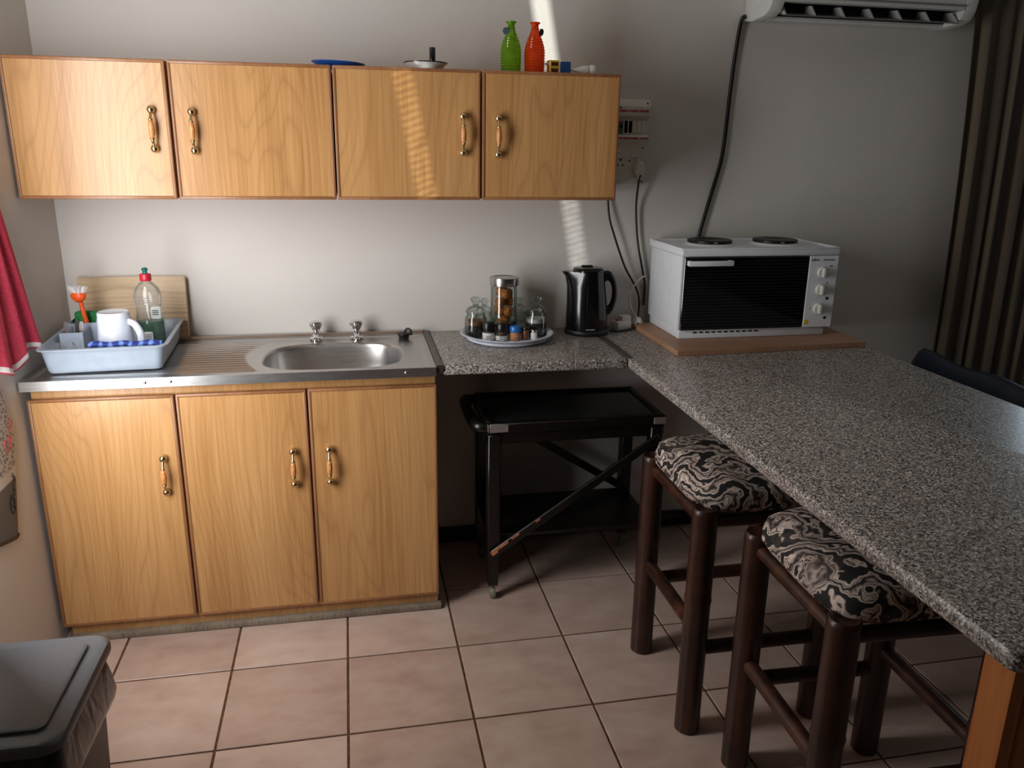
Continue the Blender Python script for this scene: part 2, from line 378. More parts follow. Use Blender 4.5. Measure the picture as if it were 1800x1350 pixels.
    def loft(s, rings, mat=None, cap0=True, cap1=True, closed=True):
        if mat is not None: s.mi = mat
        t = bmesh.new(); R = [[t.verts.new(p) for p in r] for r in rings]; n = len(R[0])
        for a, b in zip(R, R[1:]):
            for k in range(n if closed else n - 1): t.faces.new((a[k], a[(k + 1) % n], b[(k + 1) % n], b[k]))
        if cap0: t.faces.new(list(reversed(R[0])))
        if cap1: t.faces.new(R[-1])
        bmesh.ops.recalc_face_normals(t, faces=t.faces); return s.merge(t)
    def prism(s, poly, axis, a0, a1, bev=0.0, mat=None):
        """poly of 2D points in the plane across `axis`, pushed from a0 to a1"""
        if mat is not None: s.mi = mat
        def P(p, a): return {'x': (a, p[0], p[1]), 'y': (p[0], a, p[1]), 'z': (p[0], p[1], a)}[axis]
        t = bmesh.new(); A = [t.verts.new(P(p, a0)) for p in poly]; Bq = [t.verts.new(P(p, a1)) for p in poly]; n = len(poly)
        t.faces.new(A); t.faces.new(list(reversed(Bq)))
        for k in range(n): t.faces.new((A[k], Bq[k], Bq[(k + 1) % n], A[(k + 1) % n]))
        bmesh.ops.recalc_face_normals(t, faces=t.faces)
        if bev: bmesh.ops.bevel(t, geom=list(t.edges), offset=bev, segments=2, profile=0.5, affect='EDGES')
        return s.merge(t)
    def bar(s, a, b, w, h, mat=None, bev=0.0):
        """straight bar of square section between two points"""
        if mat is not None: s.mi = mat
        a, b = Vector(a), Vector(b); d = b - a; t = bmesh.new(); bmesh.ops.create_cube(t, size=1.0)
        for v in t.verts: v.co = Vector((v.co.x * w, v.co.y * h, v.co.z * d.length))
        if bev: bmesh.ops.bevel(t, geom=list(t.edges), offset=bev, segments=1, affect='EDGES')
        return s.merge(t, Matrix.Translation((a + b) / 2) @ d.to_track_quat('Z', 'Y').to_matrix().to_4x4())
    def build(s, name, mats, parent=None, smooth=35, world=False):
        me = bpy.data.meshes.new(name); s.bm.to_mesh(me); s.bm.free(); return link(name, me, mats, parent, smooth, world)
def superellipse(cx, cy, a, b, n, z, seg=48):
    P = []
    for i in range(seg):
        t = 2 * PI * i / seg; c, q = math.cos(t), math.sin(t)
        P.append((cx + a * math.copysign(abs(c) ** (2 / n), c), cy + b * math.copysign(abs(q) ** (2 / n), q), z))
    return P
def rrect(x0, x1, y0, y1, r, n=5):
    P = []
    for cx, cy, a0 in ((x1 - r, y1 - r, 0), (x0 + r, y1 - r, PI / 2), (x0 + r, y0 + r, PI), (x1 - r, y0 + r, 1.5 * PI)):
        for k in range(n + 1): a = a0 + PI / 2 * k / n; P.append((cx + r * math.cos(a), cy + r * math.sin(a)))
    return P
def text_mesh(name, s, size, depth=0.0003):
    cu = bpy.data.curves.new(name, 'FONT'); cu.body = s; cu.size = size; cu.extrude = depth; cu.resolution_u = 3
    o = bpy.data.objects.new(name, cu); COL.objects.link(o); dg = bpy.context.evaluated_depsgraph_get(); me = bpy.data.meshes.new_from_object(o.evaluated_get(dg))
    bpy.data.objects.remove(o); me.transform(Matrix.Rotation(PI / 2, 4, 'X')); return me       # upright, facing -Y

# ------------------------------------------------------------------ dimensions (metres, back wall y = 0, left wall x = 0)
RX1, RY0, RZ1 = 6.4, -6.6, 2.6
ZS = 0.8748; ZC = 0.8777; ZCB = 0.8422

# ------------------------------------------------------------------ room shell
def structure(name, b, m, parent=None, label=None, smooth=35):
    o = b.build(name, m, parent, smooth); o['kind'] = 'structure'
    if label: o['label'] = label
    return o
b = B(); b.box(-0.2, 3.88, 0, 0.2, -0.1, RZ1); b.box(4.92, RX1 + 0.2, 0, 0.2, -0.1, RZ1); b.box(3.88, 4.92, 0, 0.2, -0.1, 0.4); b.box(3.88, 4.92, 0, 0.2, 2.1, RZ1)
structure('wall_back', b, 'wall', label='beige plastered back wall behind the kitchen units', smooth=None)
WY0, WY1, WZ0, WZ1 = -1.70, -0.87, 0.06, 2.12          # side window opening
b = B(); b.box(-0.2, 0, WY1, 0, -0.1, RZ1); b.box(-0.2, 0, RY0, WY0, -0.1, RZ1); b.box(-0.2, 0, WY0, WY1, -0.1, WZ0); b.box(-0.2, 0, WY0, WY1, WZ1, RZ1)
structure('wall_left', b, 'wall', label='beige plastered side wall left of the sink', smooth=None)
b = B(); b.box(RX1, RX1 + 0.2, RY0, 0, -0.1, RZ1); structure('wall_right', b, 'taupe', smooth=None)
b = B(); b.box(-0.2, RX1 + 0.2, RY0 - 0.2, RY0, -0.1, RZ1); structure('wall_front', b, 'taupe', smooth=None)
b = B(); b.box(-0.2, RX1 + 0.2, RY0 - 0.2, 0.2, RZ1, RZ1 + 0.1); structure('ceiling', b, 'ceiling_paint', smooth=None)
b = B(); b.box(0, RX1, RY0, 0, -0.1, -0.0035); floor = structure('floor', b, 'grout', label='floor of square pinkish beige ceramic tiles with brown grout', smooth=None)
# tiles
TP, TX, TY, TA = 0.3468, 0.2022, -0.7277, 0.006
def clip_poly(P, x0, x1, y0, y1):
    for ax, lim, sgn in ((0, x0, 1), (0, x1, -1), (1, y0, 1), (1, y1, -1)):
        Q = []
        for i in range(len(P)):
            a, c = P[i], P[(i + 1) % len(P)]; ia, ic = sgn * (a[ax] - lim) >= 0, sgn * (c[ax] - lim) >= 0
            if ia: Q.append(a)
            if ia != ic:
                t = (lim - a[ax]) / (c[ax] - a[ax]); Q.append((a[0] + t * (c[0] - a[0]), a[1] + t * (c[1] - a[1])))
        P = Q
        if not P: return P
    return P
def tile_mesh(P):
    n = len(P); cx = sum(p[0] for p in P) / n; cy = sum(p[1] for p in P) / n; ch = 0.0016; q = []
    for p in P:
        d = math.hypot(p[0] - cx, p[1] - cy); k = max(0.0, 1 - 1.5 * ch / max(d, 1e-4)); q.append((cx + (p[0] - cx) * k, cy + (p[1] - cy) * k))
    v = [(p[0], p[1], -0.0034) for p in P] + [(p[0], p[1], -0.0012) for p in P] + [(p[0], p[1], 0.0) for p in q]
    f = [tuple(range(2 * n, 3 * n))]
    for i in range(n):
        j = (i + 1) % n; f += [(i, j, n + j, n + i), (n + i, n + j, 2 * n + j, 2 * n + i)]
    return mesh('tile', v, f)
full = None; ca, sa = math.cos(TA), math.sin(TA); G = 0.0034
for i in range(-1, 19):
    for j in range(-18, 4):
        ox, oy = TX + i * TP * ca - j * TP * sa, TY + i * TP * sa + j * TP * ca
        L = [(G, G), (TP - G, G), (TP - G, TP - G), (G, TP - G)]
        wp = [(ox + x * ca - y * sa, oy + x * sa + y * ca) for x, y in L]
        inside = all(0.001 < x < RX1 - 0.001 and RY0 + 0.001 < y < -0.001 for x, y in wp)
        if inside:
            if full is None: full = tile_mesh(L); full.materials.append(M['tile'])
            o = bpy.data.objects.new('tile', full); COL.objects.link(o); o.location = (ox, oy, 0); o.rotation_euler = (0, 0, TA); o.parent = floor
        else:
            P = clip_poly(wp, 0.002, RX1 - 0.002, RY0 + 0.002, -0.002)
            if len(P) >= 3:
                cxx = sum(p[0] for p in P) / len(P); cyy = sum(p[1] for p in P) / len(P)
                if max(p[0] for p in P) - min(p[0] for p in P) < 0.01 or max(p[1] for p in P) - min(p[1] for p in P) < 0.01: continue
                o = link('tile', tile_mesh([(p[0] - cxx, p[1] - cyy) for p in P]), 'tile', floor); o.location = (cxx, cyy, 0)
b = B(); b.box(1.25, 3.9, -0.016, -0.001, 0.0005, 0.066, 0.004); structure('baseboard_back', b, 'skirting', label='dark brown skirting along the back wall under the counter')
b = B(); b.box(4.98, RX1 - 0.001, RY0 + 0.02, -0.02, 0.0005, 0.066, 0.004); structure('baseboard_right', b, 'skirting')
# side window: frame, glass, drapes with a slanting gap, lace net below
def window(name, axis, pos, a0, a1, z0, z1, inward):
    w = thing(name, None, None, kind='structure'); fb = B(); t = 0.05
    for (p0, p1, q0, q1) in ((a0, a1, z0, z0 + t), (a0, a1, z1 - t, z1), (a0, a0 + t, z0 + t, z1 - t), (a1 - t, a1, z0 + t, z1 - t)):
        if axis == 'x': fb.box(pos - 0.03, pos + 0.03, p0, p1, q0, q1, 0.004)
        else: fb.box(p0, p1, pos - 0.03, pos + 0.03, q0, q1, 0.004)
    fb.build('window_frame', 'frame_white', w, 35)
    gb = B()
    if axis == 'x': gb.box(pos - 0.003, pos + 0.003, a0 + t, a1 - t, z0 + t, z1 - t)
    else: gb.box(a0 + t, a1 - t, pos - 0.003, pos + 0.003, z0 + t, z1 - t)
    gb.build('pane', 'window_glass', w, None); return w
w1 = window('window_1', 'x', -0.15, WY0 + 0.002, WY1 - 0.002, WZ0 + 0.002, WZ1 - 0.002, 1)
w2 = window('window_2', 'y', 0.12, 3.882, 4.918, 0.402, 2.098, -1)
def slit(z, edge): return -0.879 - 0.095 * (2.03 - z) / 0.912 - 0.033 - (0.036 if edge else 0.0)
zt, zb = WZ1 - 0.01, WZ0 + 0.005
zs0 = 1.08; b = B(); b.prism([(WY1 - 0.004, zb), (WY1 - 0.004, zt), (slit(zt, 0), zt), (slit(zs0, 0), zs0), (slit(zs0, 0) - 0.018, zb)], 'x', -0.064, -0.060); b.build('drape', 'drape', w1, None)
b = B(); b.prism([(slit(zs0, 0) - 0.018, zb), (slit(zs0, 0), zs0), (slit(zs0, 1), zs0 + 0.002), (slit(zt, 1), zt), (WY0 + 0.004, zt), (WY0 + 0.004, zb)], 'x', -0.064, -0.060); b.build('drape', 'drape', w1, None)
b = B(); b.box(-0.0705, -0.0700, -1.12, -0.87, zb, 1.845); b.build('net', 'lace', w1, None)

# ------------------------------------------------------------------ cabinets
def handle_mesh():
    h = B(); L = 0.055
    for s in (-1, 1):
        h.lathe([(0.0, -0.012), (0.006, -0.011), (0.0105, -0.005), (0.0118, 0.001), (0.009, 0.008), (0.004, 0.012), (0, 0.0125)], (0, -0.013, s * L), 14, mat=0)
        h.lathe([(0.0065, 0.0), (0.005, -0.004), (0.005, -0.012)], (0, 0, s * L), 10, axis='y')
    h.tube([(0, -0.015, -L), (0, -0.022, -L * 0.72), (0, -0.027, -L * 0.45), (0, -0.029, 0), (0, -0.027, L * 0.45), (0, -0.022, L * 0.72), (0, -0.015, L)], [0.004, 0.004, 0.0055, 0.005, 0.0055, 0.004, 0.004], 10, mat=0)
    for s in (-1, 1): h.lathe([(0.004, -0.004), (0.0072, -0.002), (0.0072, 0.002), (0.004, 0.004)], (0, -0.0272, s * 0.027), 12, mat=0)
    h.lathe([(0.0055, -0.025), (0.0078, -0.015), (0.0088, 0), (0.0078, 0.015), (0.0055, 0.025)], (0, -0.0285, 0), 14, mat=1)
    me = bpy.data.meshes.new('handle'); h.bm.to_mesh(me); h.bm.free(); me.materials.append(M['brass']); me.materials.append(M['grip_wood'])
    me.polygons.foreach_set('use_smooth', [True] * len(me.polygons)); return me
HME = handle_mesh()
def add_door(root, x0, x1, z0, z1, yf, hx, hz, thick=0.016):
    """door leaf with rounded brown lipping and a bow handle; room coordinates"""
    L = root.location; e = 0.010
    d = B(); d.box(x0 + e, x1 - e, yf + 0.0015, yf + thick, z0 + e, z1 - e); d = d.build('door', 'oak', root, None, world=True)
    t = B()
    for (a, c, p, q) in ((x0, x1, z0, z0 + e), (x0, x1, z1 - e, z1)): t.box(a, c, yf - 0.001, yf + thick, p, q, 0.0035, 2)
    for (a, c) in ((x0, x0 + e), (x1 - e, x1)): t.box(a, c, yf - 0.001, yf + thick, z0 + e * 0.4, z1 - e * 0.4, 0.0035, 2)
    t.build('edge_trim', 'edge_wood', d, 40, world=True)
    h = bpy.data.objects.new('handle', HME); COL.objects.link(h); h.parent = d; h.location = (hx - L.x, yf + 0.0015 - L.y, hz - L.z)
    return d
def wall_unit(label, xa, xm, xb, hs):
    r = thing('wall_cabinet', label, 'cabinet', ((xa + xb) / 2, -0.15, 1.3748))
    c = B(); c.box(xa + 0.002, xb - 0.002, -0.283, -0.002, 1.378, 1.768, 0.001, 1); c.build('body', 'oak', r, None, world=True)
    add_door(r, xa + 0.0015, xm - 0.003, 1.3748, 1.7713, -0.3027, hs[0], 1.577); add_door(r, xm + 0.003, xb - 0.0015, 1.3748, 1.7713, -0.3027, hs[1], 1.573)
    return r
wall_unit('light oak two-door wall cabinet above the draining board, brightest in window light', 0.0045, 0.4485, 0.9195, (0.398, 0.510))
wall_unit('light oak two-door wall cabinet holding the green and orange bottles on top', 0.9205, 1.3780, 1.8352, (1.318, 1.431))

r = thing('sink_cabinet', 'light oak three-door base cabinet under the stainless steel sink', 'cabinet', (0.61, -0.25, 0))
b = B(); b.box(0.020, 0.036, -0.478, -0.004, 0.060, 0.8435); b.box(1.187, 1.203, -0.478, -0.004, 0.060, 0.8435); b.box(0.036, 1.187, -0.478, -0.004, 0.060, 0.076); b.box(0.036, 1.187, -0.010, -0.004, 0.076, 0.70); b.box(0.036, 1.187, -0.478, -0.462, 0.795, 0.8435)
for x in (0.417, 0.8036): b.box(x - 0.010, x + 0.010, -0.4785, -0.468, 0.076, 0.80)
b.build('body', 'oak', r, None, world=True)
for x0, x1, hx in ((0.0114, 0.4150, 0.368), (0.4195, 0.8010, 0.751), (0.8062, 1.2060, 0.862)): add_door(r, x0, x1, 0.0583, 0.8139, -0.4959, hx, 0.560)
b = B(); b.box(0.030, 1.203, -0.476, -0.456, 0.022, 0.0600); b.build('plinth', 'oak', r, None, world=True)
b = B(); b.box(0.030, 1.214, -0.498, -0.456, 0.0005, 0.0220, 0.004); b.build('floor_strip', 'grey_wood', r, 40, world=True)

# ------------------------------------------------------------------ sink
def make_sink():
    r = thing('kitchen_sink', 'stainless steel sink top with ribbed drainer and one oval bowl', 'sink', (0.605, -0.26, 0.845))
    X0, X1, Y0, Y1 = 0.005, 1.204, -0.5155, -0.004; BX, BY, BA, BB, BN = 0.885, -0.303, 0.224, 0.172, 3.2
    def inb(x, y, k=1.0): return (abs(x - BX) / (BA * k)) ** BN + (abs(y - BY) / (BB * k)) ** BN
    def sm(t): t = min(1, max(0, t)); return t * t * (3 - 2 * t)
    def h(x, y):
        e = min(x - X0, X1 - x, y - Y0, (Y1 - y))
        z = -0.004 * sm((min(x - X0, X1 - x, y - Y0) - 0.018) / 0.012) if True else 0
        z *= sm((Y1 - 0.045 - y) / 0.012)
        if y > Y1 - 0.022: z += 0.010 * sm((y - (Y1 - 0.022)) / 0.006)
        # ribs of the drainer
        xr = 0.672 - 0.055 * math.cos(max(-1, min(1, (y + 0.28) / 0.2)) * PI / 2)
        if 0.06 < x < xr + 0.02 and -0.475 < y < -0.075:
            ph = (y + 0.475) / 0.0285; w = 0.5 - 0.5 * math.cos(2 * PI * ph)
            z += 0.0055 * (w ** 1.5) * sm((xr - x) / 0.02) * sm((x - 0.06) / 0.02)
        return z
    NX, NY = 240, 170; V = []; F = []; idx = {}
    for j in range(NY + 1):
        for i in range(NX + 1):
            x = X0 + (X1 - X0) * i / NX; y = Y0 + (Y1 - Y0) * j / NY; V.append((x, y, ZS + h(x, y)))
    for j in range(NY):
        for i in range(NX):
            x = X0 + (X1 - X0) * (i + 0.5) / NX; y = Y0 + (Y1 - Y0) * (j + 0.5) / NY
            if inb(x, y, 1.02) < 1: continue
            a = j * (NX + 1) + i; F.append((a, a + 1, a + NX + 2, a + NX + 1))
    link('drainboard', mesh('drainboard', V, F), 'steel', r, 180, world=True)
    a = B(); rings = []
    for k, dz in ((1.075, -0.0039), (1.045, -0.0030), (1.015, -0.0034), (0.99, -0.008), (0.975, -0.020), (0.955, -0.07), (0.93, -0.115), (0.88, -0.138), (0.76, -0.148), (0.3, -0.152), (0.1, -0.154)):
        rings.append(superellipse(BX, BY, BA * k, BB * k - (BB * (1 - k) * 0.0), BN if k > 0.5 else 2.2, ZS + dz, 72))
    a.loft(rings, cap0=False, cap1=True); bowl = a.build('bowl', 'steel', r, 180, world=True)
    a = B(); a.lathe([(0.0, 0.0), (0.036, 0.0), (0.038, 0.002), (0.03, 0.003), (0.0, 0.0028)], (BX, BY, ZS - 0.1535), 24); a.build('waste', 'chrome', bowl, 40, world=True)
    a = B(); a.box(X0, X1, Y0 - 0.001, Y0 + 0.002, ZS - 0.0298, ZS + 0.0002, 0.0008); a.box(X1 - 0.002, X1, Y0, Y1, ZS - 0.0298, ZS - 0.001); a.box(X0, X0 + 0.002, Y0, Y1, ZS - 0.0298, ZS - 0.001); a.build('apron', 'steel', r, None, world=True)
    for x in (0.345, 0.416, 1.11): 
        a = B(); a.lathe([(0.0, -0.0030), (0.0025, -0.0028), (0.0045, -0.0015), (0.005, 0.0)], (x, Y0 - 0.001, ZS - 0.014), 12, axis='y'); a.build('screw', 'chrome', r, 40, world=True)
    return r
make_sink()
def make_tap(name, label, x, y):
    r = thing(name, label, 'tap', (x, y, ZS)); r.scale = (1.28, 1.28, 0.86); a = B()
    a.lathe([(0.0195, -0.003), (0.020, 0.003), (0.017, 0.008), (0.0135, 0.011), (0.0125, 0.026), (0.0145, 0.030), (0.0110, 0.034), (0.008, 0.040)], (0, 0, 0), 24); a.build('body', 'chrome', r, 40)
    a = B(); a.tube([(0, -0.008, 0.018), (0, -0.03, 0.026), (0, -0.052, 0.027), (0, -0.064, 0.020), (0, -0.067, 0.010)], [0.009, 0.0085, 0.008, 0.0085, 0.0088], 14); a.build('spout', 'chrome', r, 40)
    a = B(); a.lathe([(0.009, 0.036), (0.0115, 0.039), (0.0135, 0.046), (0.0185, 0.060), (0.0190, 0.067), (0.0150, 0.074), (0.008, 0.077), (0.0, 0.0775)], (0, 0, 0), 40, wob=lambda t, z: 1 - 0.13 * (0.5 + 0.5 * math.cos(5 * t)) * (1 if z < 0.072 else 0.3))
    a.build('knob', 'chrome', r, 50); return r
make_tap('tap', 'chrome pillar tap nearer the draining rack, behind the sink bowl', 0.822, -0.070)
make_tap('tap', 'chrome pillar tap nearer the black plug, behind the sink bowl', 0.963, -0.070)
r = thing('sink_plug', 'black rubber sink plug lying on the back right of the sink', 'plug', (1.130, -0.088, ZS - 0.003)); a = B()
a.lathe([(0.0, 0.0), (0.018, 0.0), (0.021, 0.012), (0.023, 0.014), (0.023, 0.019), (0.012, 0.022), (0, 0.022)], (0, 0, 0.0005), 20); a.build('stopper', 'rubber', r, 40)
a = B(); a.tube([(0.0, 0, 0.02), (0.012, 0.002, 0.034), (0.024, -0.004, 0.030), (0.026, -0.006, 0.012)], 0.004, 8); a.build('ring', 'rubber', r, 60)

# ------------------------------------------------------------------ counters
def worktop(name, label, x0, x1, y0, y1):
    r = thing(name, label, 'counter', ((x0 + x1) / 2, (y0 + y1) / 2, ZCB)); return r
r = worktop('countertop', 'short speckled grey worktop between the sink and the breakfast bar', 1.2285, 1.8370, -0.5042, 0)
a = B(); a.box(1.2270, 1.8375, -0.5042, -0.003, ZCB, ZC, 0.009, 4); a.build('slab', 'granite', r, 40, world=True)
a = B(); a.box(1.2055, 1.2265, -0.508, -0.004, ZCB + 0.012, ZC + 0.0022, 0.001, 1); a.build('joint_strip', 'alu_strip', r, None, world=True)
a = B(); a.box(1.26, 1.82, -0.026, -0.003, ZCB - 0.045, ZCB, 0.002, 1); a.build('wall_batten', 'trolley_black', r, None, world=True)
r = worktop('breakfast_bar', 'long speckled grey breakfast bar running out from the back wall', 1.8412, 2.7518, -2.1436, 0)
a = B(); pts = rrect(1.8412, 2.7518, -2.1436, -0.003, 0.012, 4); rings = []
for ins, z in ((0.006, ZCB), (0.0015, ZCB + 0.004), (0.0, ZCB + 0.010), (0.0, ZC - 0.012), (0.003, ZC - 0.004), (0.011, ZC)):
    rings.append([(x, y, z) for x, y in rrect(1.8412 + ins, 2.7518 - ins, -2.1436 + ins, -0.003, 0.014, 4)])
a.loft(rings); a.build('slab', 'granite', r, 40, world=True)
a = B(); a.box(1.8380, 1.8575, -0.5050, -0.004, ZC + 0.0002, ZC + 0.0022, 0.0008, 1); a.build('joint_strip', 'alu_strip', r, None, world=True)
for x0 in (1.862, 2.676):
    a = B(); prof = [(x0, -2.128), (x0 + 0.022, -2.128), (x0 + 0.026, -2.120), (x0 + 0.031, -2.128), (x0 + 0.052, -2.128), (x0 + 0.052, -2.072), (x0 + 0.030, -2.072), (x0 + 0.026, -2.080), (x0 + 0.022, -2.072), (x0, -2.072)]
    a.prism(prof, 'z', 0.0005, ZCB); a.build('leg', 'table_wood', r, 30, world=True)
a = B(); a.box(1.914, 2.676, -2.122, -2.098, ZCB - 0.06, ZCB, 0.002, 1); a.build('rail', 'table_wood', r, None, world=True)
a = B(); a.box(1.95, 2.66, -0.026, -0.003, ZCB - 0.045, ZCB, 0.002, 1); a.build('wall_batten', 'trolley_black', r, None, world=True)

# ------------------------------------------------------------------ bar stools
def make_stool(label, cx, cy, rz):
    r = thing('bar_stool', label, 'stool', (cx, cy, 0), rz, group='bar stools pushed under the breakfast bar'); H = 0.185
    for sx in (-1, 1):
        for sy in (-1, 1):
            a = B(); n1 = random.Random(cx * 7 + sx * 3 + sy).uniform(0.30, 0.42); prof = [(0.0, 0.0005), (0.029, 0.0005), (0.034, 0.005)]
            for z in (n1 - 0.01, n1, n1 + 0.01): prof.append((0.034 if z != n1 else 0.0362, z))
            prof += [(0.0335, 0.652), (0.033, 0.664), (0.029, 0.668), (0.020, 0.660), (0.0, 0.658)]
            a.lathe(prof, (sx * H, sy * H, 0), 22); a.build('leg', 'cane', r, 45)
    for s in (-1, 1):
        a = B(); a.tube([(s * H, -H + 0.024, 0.315), (s * H, H - 0.024, 0.315)], 0.019, 12, smooth=False); a.build('stretcher', 'cane', r, 45)
        a = B(); a.tube([(-H + 0.024, s * H, 0.255), (H - 0.024, s * H, 0.255)], 0.019, 12, smooth=False); a.build('stretcher', 'cane', r, 45)
        a = B(); a.tube([(s * H, -H + 0.024, 0.628), (s * H, H - 0.024, 0.628)], 0.017, 12, smooth=False); a.build('seat_rail', 'cane', r, 45)
        a = B(); a.tube([(-H + 0.024, s * H, 0.628), (H - 0.024, s * H, 0.628)], 0.017, 12, smooth=False); a.build('seat_rail', 'cane', r, 45)
    a = B(); rings = []
    for ins, z in ((0.030, 0.646), (0.012, 0.652), (0.0, 0.668), (0.0, 0.690), (0.008, 0.714), (0.030, 0.730), (0.07, 0.738), (0.12, 0.741)):
        rings.append(superellipse(0, 0, 0.205 - ins, 0.205 - ins, 5.0 if ins < 0.05 else 3.2, z, 56))
    a.loft(rings)
    for v in a.bm.verts: v.co.z += 0.004 * mnoise.noise(Vector((v.co.x * 14 + cx * 5, v.co.y * 14, v.co.z * 10))); v.co.x += 0.004 * mnoise.noise(Vector((v.co.y * 18, v.co.z * 20, cx)))
    a.build('cushion', 'zebra', r, 60); return r
make_stool('dark cane bar stool with black and cream print cushion, nearer the back wall', 2.003, -1.022, 0.0)
make_stool('dark cane bar stool with black and cream print cushion, nearest the orange wood leg', 2.068, -1.545, -0.03)

# ------------------------------------------------------------------ trolley under the worktop
r = thing('serving_trolley', 'black wooden folding trolley with crossed braces under the short worktop', 'trolley', (1.69, -0.29, 0))
LEG = {(0, 0): (1.400, -0.448), (1, 0): (1.972, -0.448), (0, 1): (1.408, -0.135), (1, 1): (1.980, -0.135)}
for k, (x, y) in LEG.items():
    a = B(); a.bar((x, y, 0.055), (x, y, 0.16), 0.034, 0.034); a.bar((x, y, 0.15), (x, y, 0.62), 0.044, 0.044, bev=0.004); lg = a.build('leg', 'trolley_black', r, 40, world=True)
    a = B(); a.lathe([(0.005, -0.009), (0.019, -0.009), (0.021, -0.004), (0.021, 0.004), (0.019, 0.009), (0.005, 0.009)], (x, y - 0.004, 0.0215), 18, axis='x'); a.build('caster', 'caster_grey', lg, 40, world=True)
a = B(); a.box(1.378, 2.0, -0.462, -0.434, 0.585, 0.625, 0.003, 1); a.box(1.378, 2.0, -0.149, -0.121, 0.585, 0.625, 0.003, 1); a.box(1.378, 1.405, -0.434, -0.149, 0.585, 0.625); a.box(1.975, 2.0, -0.434, -0.149, 0.585, 0.625); a.build('frame', 'trolley_black', r, None, world=True)
a = B(); a.box(1.395, 1.985, -0.455, -0.128, 0.640, 0.652); tp = a.build('tray_top', 'trolley_top', r, None, world=True)
a = B()
for q in ((1.380, 2.0, -0.475, -0.452), (1.380, 2.0, -0.132, -0.110), (1.380, 1.400, -0.452, -0.132), (1.980, 2.0, -0.452, -0.132)): a.box(*q, 0.627, 0.662, 0.004, 1)
a.build('tray_rim', 'trolley_black', tp, 40, world=True)
for q in ((1.383, 1.445, -0.4775, -0.4752), (1.955, 1.998, -0.4775, -0.4752)):
    a = B(); a.box(*q, 0.632, 0.657, 0.0008, 1); a.build('corner_plate', 'corner_metal', tp, None, world=True)
a = B(); a.box(1.3770, 1.3796, -0.474, -0.430, 0.632, 0.657, 0.0008, 1); a.build('corner_plate', 'corner_metal', tp, None, world=True)
a = B(); a.tube([(1.384, -0.45, 0.640), (1.345, -0.43, 0.645), (1.335, -0.29, 0.648), (1.345, -0.15, 0.645), (1.384, -0.13, 0.640)], [0.016, 0.022, 0.018, 0.022, 0.016], 12); a.build('handle', 'trolley_black', r, 60, world=True)
a = B(); a.box(1.385, 1.995, -0.440, -0.115, 0.226, 0.240, 0.002, 1); a.box(1.385, 1.995, -0.135, -0.118, 0.12, 0.226); a.build('lower_shelf', 'trolley_black', r, None, world=True)
a = B(); a.bar((1.395, -0.476, 0.185), (1.980, -0.476, 0.586), 0.012, 0.030, bev=0.002); br = a.build('brace', 'trolley_black', r, None, world=True)
for x0, x1, o, w in ((1.388, 1.448, 0.010, 0.009), (1.392, 1.412, 0.002, 0.010), (1.460, 1.486, 0.011, 0.006), (1.545, 1.560, 0.011, 0.005)):
    a = B(); k = 0.401 / 0.585; a.bar((x0, -0.4828, 0.185 + (x0 - 1.395) * k + o), (x1, -0.4828, 0.185 + (x1 - 1.395) * k + o), 0.0016, w); a.build('worn_patch', 'bare_wood', br, None, world=True)
a = B(); a.bar((1.405, -0.108, 0.605), (1.985, -0.108, 0.24), 0.012, 0.030, bev=0.002); a.build('brace', 'trolley_black', r, None, world=True)

# ------------------------------------------------------------------ rubbish bin
r = thing('rubbish_bin', 'dark grey lidded bin with black liner bag against the left wall', 'bin', (0.20, -1.36, 0))
def rr3(ins, z, x0=0.02, x1=0.385, y0=-1.555, y1=-1.185, rad=0.04): return [(x, y, z) for x, y in rrect(x0 + ins, x1 - ins, y0 + ins, y1 - ins, rad, 5)]
a = B(); a.loft([rr3(0.040, 0.0005), rr3(0.034, 0.01), rr3(0.018, 0.415)]); a.build('body', 'bin_body', r, 40, world=True)
a = B(); rings = []
N = 4
for ins, z in ((0.020, 0.424), (0.012, 0.400), (0.007, 0.36), (0.004, 0.315), (0.008, 0.300), (0.016, 0.305)):
    R = []
    P = rrect(0.02 + ins, 0.385 - ins, -1.555 + ins, -1.185 - ins, 0.03, 14)
    for i, (x, y) in enumerate(P):
        q = mnoise.noise(Vector((x * 22, y * 22, z * 9))); q2 = mnoise.noise(Vector((x * 6, y * 6, 3.1)))
        cx, cy = x - 0.2025, y + 1.37; d = math.hypot(cx, cy); k = 0.0 if z > 0.41 else 1.0
        R.append((x + cx / d * (0.006 * q * k), y + cy / d * (0.006 * q * k), z + (0.05 * q2 if z < 0.35 else 0)))
    rings.append(R)
a.loft(rings, cap0=False, cap1=False); a.build('liner_bag', 'bag', r, 60, world=True)
a = B(); a.loft([rr3(0.003, 0.424), rr3(0.0, 0.428), rr3(0.0, 0.444), rr3(0.004, 0.450), rr3(0.012, 0.452)]); lid = a.build('lid', 'bin_lid', r, 40, world=True)
a = B(); a.loft([rr3(0.040, 0.452, rad=0.02), rr3(0.040, 0.4585, rad=0.02), rr3(0.044, 0.4605, rad=0.018)], cap0=False); a.build('raised_panel', 'bin_lid', lid, 40, world=True)

